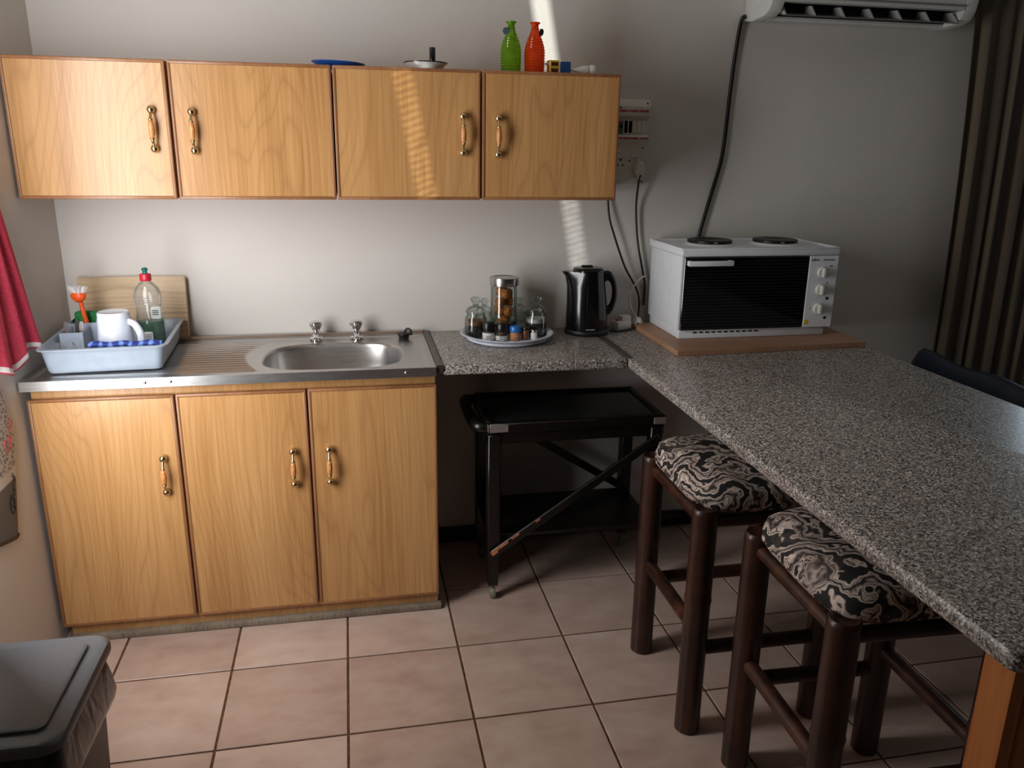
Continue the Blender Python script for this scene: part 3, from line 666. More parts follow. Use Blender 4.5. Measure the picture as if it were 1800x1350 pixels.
# ------------------------------------------------------------------ dish rack and what stands in it
RK = thing('dish_rack', 'pale grey blue plastic dish rack on the draining board', 'dish rack', (0.212, -0.262, ZS + 0.003), 0.06)
def ring(hx, hy, rad, z, n=5): return [(x, y, z) for x, y in rrect(-hx, hx, -hy, hy, rad, n)]
zb0 = 0.004
a = B(); a.loft([ring(0.155, 0.186, 0.02, zb0), ring(0.159, 0.190, 0.022, 0.010), ring(0.169, 0.200, 0.026, 0.070), ring(0.171, 0.202, 0.026, 0.074), ring(0.179, 0.210, 0.03, 0.075), ring(0.180, 0.211, 0.03, 0.079), ring(0.168, 0.199, 0.026, 0.080), ring(0.164, 0.195, 0.026, 0.074), ring(0.152, 0.183, 0.02, 0.012), ring(0.145, 0.176, 0.02, 0.008)]); a.build('basin', 'rack_blue', RK, 45)
for x in (-0.13, 0.13):
    for y in (-0.16, 0.16):
        a = B(); a.lathe([(0.0, 0.0), (0.010, 0.0), (0.012, 0.004), (0.012, 0.0055)], (x, y, 0), 12); a.build('foot', 'rack_blue', RK, 40)
a = B()
def wallbox(a, x0, x1, y0, y1, z0, z1, t=0.003):
    a.box(x0, x1, y0, y0 + t, z0, z1); a.box(x0, x1, y1 - t, y1, z0, z1); a.box(x0, x0 + t, y0 + t, y1 - t, z0, z1); a.box(x1 - t, x1, y0 + t, y1 - t, z0, z1); a.box(x0, x1, y0, y1, z0, z0 + t)
wallbox(a, -0.151, -0.085, -0.045, 0.055, 0.0125, 0.094); wallbox(a, -0.151, -0.060, 0.055, 0.172, 0.0125, 0.104); a.build('cutlery_holder', 'rack_blue', RK, None)
a = B()
for k in range(9): a.box(-0.06 + k * 0.023, -0.057 + k * 0.023, -0.17, 0.165, 0.0085, 0.020)
a.build('plate_ribs', 'rack_blue', RK, None)
def inrack(x, y, z): 
    c, s = math.cos(0.06), math.sin(0.06); return (0.212 + x * c - y * s, -0.262 + x * s + y * c, ZS + 0.003 + z)
# mug, upside down
r = thing('mug', 'white mug turned upside down in the dish rack', 'mug', inrack(0.010, -0.050, 0.020)); r.scale = (1.12, 1.12, 1.28); a = B()
a.lathe([(0.0445, 0.0), (0.0475, 0.001), (0.0478, 0.004), (0.0455, 0.05), (0.0435, 0.088), (0.0425, 0.093), (0.0415, 0.0945), (0.0415, 0.105), (0.0395, 0.108), (0.037, 0.1075), (0.034, 0.106), (0.0, 0.106)], (0, 0, 0), 40, cap=False)
a.lathe([(0.0445, 0.0), (0.043, 0.004), (0.040, 0.09), (0.0, 0.092)], (0, 0, 0), 40, cap=False); a.build('cup', 'mug_white', r, 45)
a = B(); a.tube([(0.036, -0.010, 0.086), (0.056, -0.016, 0.078), (0.068, -0.020, 0.060), (0.071, -0.021, 0.040), (0.066, -0.019, 0.020), (0.040, -0.012, 0.014)], [0.007, 0.009, 0.010, 0.010, 0.009, 0.007], 12); a.build('handle', 'mug_white', r, 60)
# soap bottle
r = thing('dish_soap_bottle', 'clear dish soap bottle half full of green liquid with red cap', 'bottle', inrack(0.100, 0.030, 0.020)); r.scale = (1.12, 1.1, 1.06); a = B()
def oval(prof, c=(0, 0, 0), sx=1.0, sy=0.72, seg=36): return [[(c[0] + q * sx * math.cos(2 * PI * i / seg), c[1] + q * sy * math.sin(2 * PI * i / seg), z) for i in range(seg)] for q, z in prof]
a.loft(oval([(0.030, 0.0), (0.036, 0.003), (0.038, 0.02), (0.0385, 0.075), (0.036, 0.10), (0.0335, 0.118), (0.0345, 0.135), (0.0375, 0.150), (0.037, 0.168), (0.031, 0.186), (0.020, 0.199), (0.0135, 0.205), (0.012, 0.214)])); a.build('shell', 'soap_clear', r, 60)
a = B(); a.loft(oval([(0.028, 0.0025), (0.0345, 0.005), (0.0362, 0.02), (0.0366, 0.075), (0.0362, 0.085)])); a.build('liquid', 'soap_green', r, 60)
a = B(); a.lathe([(0.0145, 0.207), (0.0155, 0.208), (0.0155, 0.226), (0.0135, 0.228), (0.006, 0.2285)], (0, 0, 0), 24, wob=lambda t, z: 1 + 0.025 * math.cos(18 * t)); a.build('cap', 'red_cap', r, 50)
a = B(); a.lathe([(0.0065, 0.228), (0.006, 0.236), (0.0085, 0.2395), (0.0085, 0.243), (0.004, 0.246), (0, 0.246)], (0, 0, 0), 18); a.build('spout', 'teal_cap', r, 50)
a = B(); a.prism(rrect(-0.014, 0.010, 0.026, 0.056, 0.003, 3), 'y', -0.0302, -0.0284); lb = a.build('label', 'label_white', r, None)
for k in range(4):
    a = B(); a.box(-0.010, 0.006, -0.0306, -0.0300, 0.032 + k * 0.0048, 0.0338 + k * 0.0048); a.build('print_line', 'print_dark', lb, None)
a = B(); a.prism(rrect(0.000, 0.026, 0.086, 0.124, 0.003, 3), 'y', 0.016, 0.0172); lb = a.build('label', 'label_white', r, None)
for k in range(3):
    a = B(); a.box(0.004, 0.021, 0.0150, 0.0158, 0.098 + k * 0.006, 0.1015 + k * 0.006); a.build('print_line', 'print_dark', lb, None)
a = B()
for k in range(3): a.tube([(-0.018 + 0.004 * k, -0.0262, 0.155 - 0.006 * k), (0.002, -0.0282, 0.158 - 0.007 * k), (0.014, -0.0262, 0.146 - 0.006 * k), (0.004, -0.0265, 0.132 - 0.003 * k)], 0.0011, 6)
a.build('embossed_swirl', 'soap_clear', r, 60)
# brush
r = thing('dish_brush', 'orange dish brush with white bristles standing in the cutlery holder', 'brush', inrack(-0.104, 0.075, 0.018)); a = B()
a.tube([(0.016, 0.0, 0.002), (0.012, -0.002, 0.05), (0.004, -0.004, 0.10), (-0.001, -0.006, 0.145), (-0.004, -0.008, 0.162)], [0.006, 0.0075, 0.007, 0.006, 0.008], 12); a.build('handle', 'orange', r, 60)
a = B(); a.loft([superellipse(-0.005, -0.010, w, w * 0.62, 2, z, 24) for w, z in ((0.008, 0.152), (0.019, 0.162), (0.0225, 0.170), (0.0225, 0.178), (0.019, 0.182))]); a.build('head', 'orange', r, 60)
a = B(); rnd = random.Random(4)
for i in range(90):
    t, q = rnd.uniform(0, 2 * PI), math.sqrt(rnd.random()); x, y = -0.005 + q * 0.018 * math.cos(t), -0.010 + q * 0.010 * math.sin(t)
    a.tube([(x, y, 0.179), (x + q * 0.014 * math.cos(t) + rnd.uniform(-.002, .002), y + q * 0.010 * math.sin(t), 0.203 + rnd.uniform(-.003, .002))], [0.0011, 0.0009], 4, smooth=False)
a.build('bristles', 'bristle', r, None)['kind'] = 'stuff'
# sponge and cutlery
r = thing('scouring_sponge', 'green sponge tucked behind the orange brush in the dish rack', 'sponge', inrack(-0.110, 0.130, 0.0165)); a = B(); a.box(-0.033, 0.043, -0.018, 0.016, 0, 0.112, 0.008, 3)
a.build('sponge', 'sponge_green', r, 60)
for i, (x, y, dx, dy, mt, lb) in enumerate(((-0.135, -0.020, -0.006, 0.02, 'cutlery', 'shiny teaspoon standing in front compartment, closest to left wall'), (-0.120, 0.012, 0.006, 0.012, 'cutlery_dark', 'dark handled knife standing in the front cutlery compartment'), (-0.103, -0.012, 0.008, 0.012, 'cutlery', 'shiny fork handle standing in front compartment, nearest the white mug'))):
    r = thing('cutlery_piece', lb, 'cutlery', inrack(x, y, 0.016), group='cutlery in the dish rack'); a = B()
    a.loft([[(dx * t + sx * w, dy * t + sy * 0.0012, 0.105 * t) for sx, sy in ((-1, -1), (1, -1), (1, 1), (-1, 1))] for t, w in ((0, 0.004), (0.5, 0.004), (0.9, 0.007), (1.0, 0.004))]); a.build('stem', mt, r, 50)
r = thing('blue_cloth', 'blue patterned folded cloth along the front rim of the dish rack', 'cloth', inrack(0.06, -0.156, 0.066)); a = B(); rings = []
for i in range(25):
    u = i / 24; x = -0.105 + 0.205 * u; w = 0.012 + 0.003 * math.sin(u * 23); rings.append([(x, w * math.cos(t) * 1.15, 0.012 + 0.0095 * math.sin(t) + 0.002 * math.sin(u * 17)) for t in [2 * PI * k / 12 for k in range(12)]])
a.loft(rings); a.build('fold', 'blue_pattern', r, 70)
for i, (x, y) in enumerate(((-0.128, -0.150), (-0.085, -0.160))):
    o = thing('clear_wrapper', ('crumpled clear plastic piece in the rack corner nearest the pink towel', 'crumpled clear plastic piece beside the end of the blue cloth')[i], 'wrapper', inrack(x, y, 0.0125), 0.4 * i); a = B(); V = []
    a.loft([[(q * 0.022 * math.cos(t) + 0.004 * math.cos(3 * t + i), q * 0.016 * math.sin(t), z + 0.006 * math.sin(5 * t + i)) for t in [2 * PI * k / 10 for k in range(10)]] for q, z in ((0.9, 0.008), (1.0, 0.035), (0.75, 0.062), (0.25, 0.076))]); a.build('film', 'soap_clear', o, None)
# chopping board against the wall
a = B(); P = rrect(0.0, 0.345, 0.0, 0.216, 0.008, 3); a.prism(P, 'y', -0.020, 0.0, 0.0015); o = a.build('chopping_board', 'board_wood', None, 40)
tag(o, 'pale wooden chopping board leaning on the wall behind the dish rack', 'board'); o.location = (0.043, -0.028, ZS + 0.0095); o.rotation_euler = (-0.10, 0.004, 0)

# ------------------------------------------------------------------ cloths on the left wall
def cloth(name, parent, m, fn, nu, nv, thick, umap):
    V, F, Uv_ = [], [], []
    for j in range(nv + 1):
        for i in range(nu + 1): V.append(fn(i / nu, j / nv)); Uv_.append(umap(i / nu, j / nv))
    for j in range(nv):
        for i in range(nu): p = j * (nu + 1) + i; F.append((p, p + 1, p + nu + 2, p + nu + 1))
    me = mesh(name, V, F); at = me.attributes.new('cloth_u', 'FLOAT', 'POINT'); at.data.foreach_set('value', Uv_)
    o = link(name, me, m, parent, 180, world=parent is not None); md = o.modifiers.new('thick', 'SOLIDIFY'); md.thickness = thick; md.offset = 0; return o
r = thing('tea_towel', 'pink red tea towel hanging in folds on the left wall above the drainer', 'towel', (0.03, -0.55, 0.95))
def tw(u, v):   # u across (towards the room), v from the peg down
    wd = 0.10 + 0.24 * v ** 0.8; y = -0.60 + (0.5 - u) * wd * 1.0 + 0.005; bot = 0.935 + 0.02 * math.sin(u * 9) 
    z = 1.50 + (bot - 1.50) * v; x = 0.012 + 0.004 * v + (0.008 + 0.013 * v) * (0.5 + 0.5 * math.sin(u * 21 + 0.8 * v)) + 0.002 * math.sin(u * 50 + 5 * v)
    return (x, y + 0.05 * v * (1 - u), z)
cloth('cloth', r, 'towel', tw, 70, 40, 0.004, lambda u, v: v)
a = B(); a.lathe([(0.016, 0.0), (0.016, 0.004), (0.006, 0.006), (0.005, 0.034), (0.009, 0.038), (0.009, 0.044), (0, 0.046)], (0.0, -0.60, 1.505), 16, axis='x'); o = a.build('wall_peg', 'chrome', r, 40, world=True)
r = thing('printed_cloth', 'grey printed cloth with dark hem hanging low on the left wall', 'cloth', (0.012, -0.80, 0.50)); a = B(); P = []
def hang(x, y): return (y, x)
prof = [(-0.868, 0.90), (-0.868, 0.535)] + [(-0.868 + 0.160 * k / 8, 0.535 - 0.052 * (k / 8) ** 0.8) for k in range(1, 9)] + [(-0.695, 0.486), (-0.687, 0.505), (-0.618, 0.735), (-0.630, 0.83), (-0.645, 0.90)]
a.prism(prof, 'x', 0.006, 0.014, 0.002); a.build('panel', 'mitt', r, 40, world=True)
a = B(); a.tube([(0.012, y, z) for y, z in prof[1:11]], 0.0065, 8, smooth=False); a.build('hem', 'black_matte', r, 60, world=True)
def scrawl(name, pts, m, rad=0.0014):
    q = B(); q.tube([(0.0152, y + 0.085, z) for y, z in pts], rad, 6); q.build(name, m, r, 60, world=True)
scrawl('heart_print', [(-0.752, 0.745), (-0.738, 0.762), (-0.728, 0.752), (-0.735, 0.735), (-0.757, 0.722), (-0.772, 0.742), (-0.765, 0.757), (-0.752, 0.745)], 'red_print')
scrawl('heart_print', [(-0.725, 0.785), (-0.715, 0.800), (-0.708, 0.79), (-0.722, 0.772)], 'red_print')
y, z = -0.735, 0.655; pts = []
for k in range(26): pts.append((y - 0.00115 * k - 0.012 - 0.006 * math.sin(k * 1.9) - 0.004 * math.cos(k * 0.7), z - 0.0036 * k + 0.003 * math.cos(k * 1.9)))
scrawl('handwriting', pts, 'black_matte', 0.0011)
scrawl('handwriting', [(-0.775, 0.60), (-0.790, 0.606), (-0.797, 0.585), (-0.780, 0.570), (-0.770, 0.585), (-0.785, 0.597), (-0.80, 0.575), (-0.79, 0.553), (-0.772, 0.56), (-0.776, 0.575)], 'black_matte', 0.0013)

# ------------------------------------------------------------------ tray with jars
TXc, TYc = 1.494, -0.170
r = thing('serving_tray', 'round white plastic tray holding the jars on the short worktop', 'tray', (TXc, TYc, ZC)); a = B()
a.lathe([(0.0, 0.0005), (0.132, 0.0005), (0.138, 0.003), (0.150, 0.020), (0.166, 0.0235), (0.168, 0.026), (0.166, 0.028), (0.149, 0.0255), (0.145, 0.020), (0.146, 0.0065), (0.0, 0.0055)], (0, 0, 0), 64); a.build('dish', 'tray_white', r, 50)
ZT = ZC + 0.0068
r = thing('biscuit_jar', 'tall glass jar of brown biscuits with brushed steel lid on the tray', 'jar', (1.490, -0.127, ZT)); a = B()
a.lathe([(0.0, 0.0005), (0.042, 0.0005), (0.048, 0.006), (0.048, 0.176), (0.045, 0.182), (0.045, 0.196), (0.0432, 0.196), (0.0432, 0.18), (0.0462, 0.174), (0.0462, 0.008), (0.041, 0.004), (0, 0.004)], (0, 0, 0), 48, cap=False); a.build('glass', 'glass', r, 45)
a = B(); a.lathe([(0.0490, 0.181), (0.0520, 0.182), (0.0525, 0.184), (0.0525, 0.208), (0.0515, 0.2105), (0.044, 0.211), (0.043, 0.2095), (0, 0.2095)], (0, 0, 0), 48); a.build('lid', 'steel_lid', r, 45)
rnd = random.Random(11); k = 0
for lv in range(5):
    for q in range(2):
        o = thing('biscuit', 'brown crumbly biscuit chunk inside the tall jar with steel lid', 'biscuit', (1.490 + 0.0215 * math.cos(q * PI + lv * 1.25), -0.127 + 0.0215 * math.sin(q * PI + lv * 1.25), ZT + 0.0045 + lv * 0.0335), rnd.uniform(0, 3), group='biscuits in the tall jar')
        a = B(); t = bmesh.new(); bmesh.ops.create_icosphere(t, subdivisions=3, radius=1.0)
        for v in t.verts:
            p = v.co.copy(); m = max(abs(p.x), abs(p.y), abs(p.z)); p = p.lerp(p / m, 0.55); d = 1 + 0.16 * mnoise.noise(p * 2.2 + Vector((lv, q, 0))) + 0.10 * mnoise.noise(p * 6 + Vector((q, lv, 3)))
            v.co = Vector((p.x * 0.0180 * d, p.y * 0.0185 * d, 0.0165 + p.z * 0.0165 * d))
        a.merge(t); a.build('chunk', 'rusk_dark' if lv == 0 else 'rusk_brown', o, 60); k += 1
def small_jar(label, x, y, s, layers):
    r = thing('glass_jar', label, 'jar', (x, y, ZT), group='small glass jars on the tray'); a = B(); R = 0.0395 * s
    a.lathe([(0.0, 0.0005), (R * 0.9, 0.0005), (R, 0.005), (R * 1.02, 0.04 * s), (R, 0.068 * s), (R * 0.84, 0.080 * s), (R * 0.82, 0.088 * s), (R * 0.77, 0.088 * s), (R * 0.79, 0.078 * s), (R * 0.95, 0.066 * s), (R * 0.96, 0.006), (R * 0.86, 0.003), (0, 0.003)], (0, 0, 0), 40, cap=False); a.build('glass', 'glass', r, 50)
    a = B(); a.lathe([(R * 0.86, 0.0885 * s), (R * 0.93, 0.090 * s), (R * 0.92, 0.095 * s), (R * 0.70, 0.106 * s), (R * 0.36, 0.112 * s), (R * 0.26, 0.117 * s), (R * 0.30, 0.123 * s), (R * 0.48, 0.132 * s), (R * 0.50, 0.138 * s), (R * 0.36, 0.1435 * s), (0, 0.1445 * s)], (0, 0, 0), 40); a.build('lid', 'glass', r, 50)
    z0 = 0.0034
    for nm, z1, mt in layers:
        a = B(); n = 7; rows = [(R * 0.94, z0 + (z1 - z0) * i / n) for i in range(n + 1)]
        a.lathe([(0.0, z0)] + rows + [(0.0, z1)], (0, 0, 0), 36, wob=lambda t, z: 0.975 + 0.02 * math.sin(9 * t + z * 400) * math.cos(z * 700)); o = a.build(nm, mt, r, 60); z0 = z1 + 0.0003
    return r
small_jar('small lidded glass jar with dark contents, leftmost on the tray', 1.384, -0.150, 1.0, (('contents', 0.046, 'contents_dark'), ('contents_top', 0.060, 'contents_brown')))
small_jar('small lidded glass jar with white contents over dark, rightmost on the tray', 1.603, -0.156, 1.0, (('contents', 0.050, 'contents_dark'), ('contents_top', 0.064, 'contents_white')))
small_jar('small lidded glass jar behind the leftmost jar, half hidden by the biscuits', 1.426, -0.077, 0.87, (('contents', 0.020, 'contents_white'),))
small_jar('small lidded glass jar standing at the back right of the tray', 1.557, -0.079, 0.87, (('contents', 0.020, 'contents_white'),))
def mini(name, label, x, y, R, hb, hl, mb, ml, lab=None):
    r = thing(name, label, 'bottle', (x, y, ZT)); a = B()
    a.lathe([(0.0, 0.0005), (R * 0.92, 0.0005), (R, 0.003), (R, hb * 0.82), (R * 0.8, hb * 0.95), (R * 0.78, hb)], (0, 0, 0), 28); a.build('body', mb, r, 45)
    if hl:
        a = B(); a.lathe([(R * 0.9, hb), (R * 1.02, hb + 0.001), (R * 1.04, hb + 0.003), (R * 1.02, hb + hl - 0.002), (R * 0.92, hb + hl), (0, hb + hl)], (0, 0, 0), 30, wob=lambda t, z: 1 + 0.012 * math.cos(20 * t)); a.build('lid', ml, r, 45)
    if lab:
        a = B(); a.lathe([(R + 0.0002, lab[0]), (R + 0.0009, lab[0]), (R + 0.0009, lab[1]), (R + 0.0002, lab[1])], (0, 0, 0), 28, cap=False); lb = a.build('label', 'label_white', r, 45)
        for k in range(2):
            a = B(); a.box(-R * 0.55, R * 0.35, -R - 0.0014, -R * 0.85, lab[0] + 0.005 + k * 0.007, lab[0] + 0.0066 + k * 0.007); a.build('print_line', 'print_dark', lb, None)
mini('spice_bottle', 'small black-lidded bottle with white label beside the leftmost jar', 1.420, -0.210, 0.0205, 0.036, 0.030, 'contents_dark', 'black_lid', (0.004, 0.029))
mini('spice_bottle', 'small black-lidded bottle with short white label in front of the biscuit jar', 1.466, -0.218, 0.0205, 0.034, 0.028, 'contents_dark', 'black_lid', (0.003, 0.019))
mini('spice_bottle', 'small brown spice bottle with bright blue lid on the tray', 1.514, -0.220, 0.0190, 0.030, 0.021, 'spice_brown', 'blue_lid')
mini('sauce_bottle', 'tiny brown bottle between the blue lid and the white pot', 1.5535, -0.214, 0.0135, 0.034, 0.011, 'brown_sauce', 'black_lid')
mini('salt_pot', 'tiny white pot on the tray in front of the rightmost jar', 1.5835, -0.217, 0.0120, 0.026, 0.008, 'label_white', 'steel_lid')

# ------------------------------------------------------------------ kettle, plugs and leads
r = thing('kettle', 'glossy black electric jug kettle in the corner beside the oven', 'kettle', (1.808, -0.108, ZC), -0.05); a = B()
a.lathe([(0.0, 0.0005), (0.078, 0.0005), (0.081, 0.004), (0.081, 0.016), (0.078, 0.019)], (0, 0, 0), 48); a.build('base', 'black_matte', r, 45)
a = B(); rings = []
for z, rx0, rx1, ry in ((0.019, 0.078, 0.078, 0.076), (0.05, 0.078, 0.078, 0.076), (0.12, 0.076, 0.072, 0.073), (0.18, 0.078, 0.064, 0.068), (0.215, 0.086, 0.060, 0.064), (0.232, 0.100, 0.058, 0.062)):
    R = []
    for k in range(48):
        t = 2 * PI * k / 48; c, s = math.cos(t), math.sin(t); rx = rx1 if c > 0 else rx0; sp = 1.0
        if c < 0 and z > 0.17: q = (z - 0.17) / 0.062; s2 = s * (1 - 0.25 * q * c * c); R.append((rx1 * c + (rx0 - rx1) * (-1) * max(0, -c) ** (1 + 5 * q), ry * s2, z))
        else: R.append((rx * c, ry * s, z))
    rings.append(R)
a.loft(rings, cap0=True, cap1=True); a.build('body', 'black_plastic', r, 50)
a = B(); a.loft([superellipse(0.0, 0, 0.056 * q, 0.058 * q, 2.2, z, 40) for q, z in ((1.0, 0.230), (1.0, 0.238), (0.9, 0.244), (0.55, 0.247), (0.2, 0.248))]); ld = a.build('lid', 'black_plastic', r, 50)
a = B(); a.box(-0.026, 0.014, -0.012, 0.012, 0.246, 0.253, 0.003); a.build('lid_button', 'black_matte', ld, 40)
a = B(); rings = []
for k in range(40):
    t = 2 * PI * k / 40; ix, iz = 0.074 + 0.0185 * math.cos(t), 0.148 + 0.047 * math.sin(t); ox, oz = 0.070 + 0.042 * math.cos(t), 0.146 + 0.084 * math.sin(t) * (1.04 if math.sin(t) > 0 else 1.0)
    mx, mz, ex, ez = (ix + ox) / 2, (iz + oz) / 2, (ox - ix) / 2, (oz - iz) / 2
    rings.append([(mx + ex * math.cos(q), 0.0135 * math.sin(q), mz + ez * math.cos(q)) for q in [2 * PI * m / 12 for m in range(12)]])
rings.append(rings[0]); a.loft(rings, cap0=False, cap1=False); bmesh.ops.remove_doubles(a.bm, verts=a.bm.verts, dist=1e-6); a.build('handle', 'black_plastic', r, 60)
a = B(); a.prism(rrect(-0.018, 0.014, 0.040, 0.190, 0.006, 4), 'y', -0.0785, -0.070, 0.002); a.build('water_gauge', 'black_plastic', r, 40)
a = B(); a.box(-0.020, 0.014, -0.0800, -0.0770, 0.0255, 0.0290, 0.0004, 1); a.build('brand_mark', 'kettle_mark', r, None)
r = thing('plug_adaptor', 'white multi-plug adaptor lying on the worktop behind the kettle', 'plug', (1.962, -0.060, ZC), 0.35); a = B(); a.box(-0.036, 0.030, -0.026, 0.026, 0.0005, 0.034, 0.005, 2); a.box(-0.010, 0.034, -0.018, 0.018, 0.030, 0.052, 0.006, 2); a.build('housing', 'white_plastic', r, 40)
a = B(); a.box(-0.030, -0.018, -0.012, 0.004, 0.0335, 0.040, 0.002, 1); a.build('switch', 'red_cap', r, 40)
for k, (dx, dz) in enumerate(((0.037, 0.014), (0.037, 0.024), (0.037, 0.040))):
    a = B(); a.lathe([(0.0024, -0.008), (0.0024, 0.010), (0.0, 0.011)], (dx, -0.010 + 0.01 * k, dz), 10, axis='x'); a.build('pin', 'brass', r, 40)
a = B(); a.lathe([(0.017, 0.0), (0.020, 0.004), (0.020, 0.018), (0.010, 0.030), (0.006, 0.036)], (0, 0, 0), 20, axis='x'); o = a.build('wall_plug', 'white_plastic', None, 45); o.location = (2.018, -0.050, ZC + 0.0265); o.rotation_euler = (0, 0.3, 0.2); tag(o, 'round white plug lying against the left side of the white oven', 'plug')
a = B(); a.tube([(1.899, -0.012, 1.376), (1.905, -0.022, 1.30), (1.925, -0.026, 1.235), (1.975, -0.026, 1.112), (2.022, -0.026, 1.035), (2.040, -0.026, 0.985), (2.040, -0.028, 0.935), (2.020, -0.075, 0.892), (1.975, -0.105, 0.8835), (1.925, -0.122, 0.8835), (1.895, -0.122, 0.886)], 0.0042, 8); o = a.build('kettle_lead', 'rubber', None, 60); tag(o, 'black lead hanging from behind the wall cabinet down to the kettle', 'cable')
a = B(); a.tube([(2.000, -0.074, 1.448), (2.003, -0.050, 1.425), (2.009, -0.020, 1.34), (2.018, -0.016, 1.25), (2.030, -0.016, 1.18), (2.052, -0.016, 1.09), (2.062, -0.018, 1.04), (2.064, -0.014, 0.96)], 0.0042, 8); o = a.build('oven_lead', 'rubber', None, 60); tag(o, 'black lead from the white wall socket plug down beside the oven', 'cable')
a = B(); a.tube([(2.064, -0.020, 1.075), (2.035, -0.030, 1.062), (2.006, -0.034, 1.025), (1.997, -0.036, 0.985), (2.008, -0.038, 0.945), (2.028, -0.042, 0.917), (2.040, -0.048, 0.907)], 0.0034, 8); o = a.build('white_lead', 'cable_white', None, 60); tag(o, 'thin white lead looping on the wall between kettle and oven', 'cable')
a = B(); a.tube([(2.376, -0.030, 2.003), (2.369, -0.014, 1.985), (2.358, -0.010, 1.86), (2.351, -0.010, 1.72), (2.347, -0.010, 1.60), (2.338, -0.010, 1.50), (2.312, -0.010, 1.39), (2.288, -0.010, 1.29), (2.268, -0.010, 1.19), (2.262, -0.012, 1.05), (2.262, -0.012, 0.93)], 0.0072, 10); o = a.build('air_conditioner_cable', 'rubber', None, 60); tag(o, 'thick black cable running down the wall from air conditioner to oven', 'cable')

# ------------------------------------------------------------------ distribution board
r = thing('distribution_board', 'cream electrical distribution board with sockets at the end of the wall cabinets', 'fuse box', (1.943, -0.001, 1.415)); X0, X1 = 1.852, 2.034
a = B(); a.prism([(-0.001, 1.415), (-0.034, 1.415), (-0.036, 1.418), (-0.036, 1.560), (-0.050, 1.572), (-0.050, 1.585), (-0.036, 1.592), (-0.036, 1.648), (-0.052, 1.656), (-0.052, 1.688), (-0.040, 1.708), (-0.036, 1.712), (-0.001, 1.712)], 'x', X0, X1, 0.0015); a.build('case', 'cream_plastic', r, 40, world=True)
a = B(); a.box(X0 + 0.03, X0 + 0.118, -0.0385, -0.0362, 1.594, 1.644); cv = a.build('breaker_panel', 'cream_plastic', r, None, world=True)
for k in range(2):
    a = B(); a.box(1.908 + k * 0.0145, 1.921 + k * 0.0145, -0.0425, -0.0368, 1.5945, 1.638, 0.001, 1); br = a.build('breaker', 'breaker_grey', r, None, world=True)
    a = B(); a.box(1.910 + k * 0.0145, 1.919 + k * 0.0145, -0.0475, -0.0426, 1.614, 1.626, 0.001, 1); a.build('toggle', 'black_matte', br, None, world=True)
    a = B(); a.box(1.908 + k * 0.0145, 1.921 + k * 0.0145, -0.0430, -0.0420, 1.632, 1.6365); a.build('red_stripe', 'red_print', br, None, world=True)
for k in range(5):
    a = B(); a.box(1.940 + k * 0.0165, 1.9545 + k * 0.0165, -0.0385, -0.0364, 1.5965, 1.640, 0.0008, 1); a.build('blank_cover', 'cream_plastic', r, None, world=True)
a = B(); rnd = random.Random(2)
for (xa, xb, z, yy) in ((1.856, 2.026, 1.672, -0.0528), (1.880, 1.992, 1.5785, -0.0508), (1.998, 2.030, 1.5785, -0.0508)):
    x = xa
    while x < xb:
        w = rnd.uniform(0.004, 0.011); hh = rnd.uniform(0.0022, 0.0042)
        a.box(x, min(x + w, xb), yy, yy + 0.0010, z - hh, z + hh); x += w + 0.0012
a.build('red_lettering', 'red_print', r, None, world=True)
for (x, z) in ((2.022, 1.699), (1.920, 1.683), (2.016, 1.545), (1.968, 1.500), (2.018, 1.4275)):
    a = B(); yy = -0.0525 if z > 1.65 and z < 1.69 else (-0.047 if z > 1.69 else -0.0364); a.lathe([(0.0, -0.0012), (0.0028, -0.001), (0.0034, 0.0004)], (x, yy, z), 10, axis='y'); a.build('screw', 'black_matte', r, 40, world=True)
for (x, z) in ((1.920, 1.535), (1.985, 1.517), (1.920, 1.517)):
    a = B(); a.box(x - 0.012, x + 0.012, -0.0410, -0.0362, z - 0.006, z + 0.006, 0.0015, 1); a.build('switch', 'white_plastic', r, 40, world=True)
for (x, z, q) in ((1.934, 1.503, 0.0042), (1.925, 1.484, 0.0034), (1.943, 1.484, 0.0034)):
    a = B(); a.lathe([(0.0, -0.0005), (q, -0.0004), (q, 0.0004)], (x, -0.0363, z), 14, axis='y'); a.build('socket_hole', 'black_matte', r, 40, world=True)
r = thing('plug', 'white three-pin plug pushed into the distribution board', 'plug', (2.000, -0.0375, 1.450)); a = B()
P = [(-0.010, 0.0), (0.010, 0.0), (0.0185, 0.018), (0.0165, 0.034), (0.009, 0.048), (-0.007, 0.048), (-0.0155, 0.034), (-0.0185, 0.018)]
a.prism(P, 'y', -0.036, 0.0, 0.003); a.build('housing', 'white_plastic', r, 40)
a = B(); a.lathe([(0.007, 0.0), (0.0055, -0.012)], (0, -0.024, 0.001), 14); a.build('cord_grip', 'white_plastic', r, 40)

# ------------------------------------------------------------------ board and mini oven
a = B(); a.prism([(2.013, -0.503), (2.737, -0.462), (2.735, -0.020), (2.011, -0.050)], 'z', ZC + 0.0005, ZC + 0.0185, 0.0008); o = a.build('oven_board', 'mdf', None, None); tag(o, 'flat brown board on the breakfast bar under the white oven', 'board')
ZO = ZC + 0.019; OF = -0.345
r = thing('mini_oven', 'white tabletop oven with two black hotplates and dark glass door', 'oven', (2.367, -0.19, ZO))
a = B(); a.box(2.082, 2.645, -0.334, -0.040, ZO, ZO + 0.032, 0.003, 2); base = a.build('base', 'white_enamel', r, 40, world=True)
for k in range(11):
    a = B(); a.box(2.135 + k * 0.0235, 2.149 + k * 0.0235, -0.3355, -0.3330, ZO + 0.0195, ZO + 0.0245); a.build('vent_slot', 'black_matte', base, None, world=True)
a = B(); a.box(2.074, 2.664, -0.336, -0.036, ZO + 0.032, 1.188, 0.004, 2); a.build('case', 'white_enamel', r, 40, world=True)
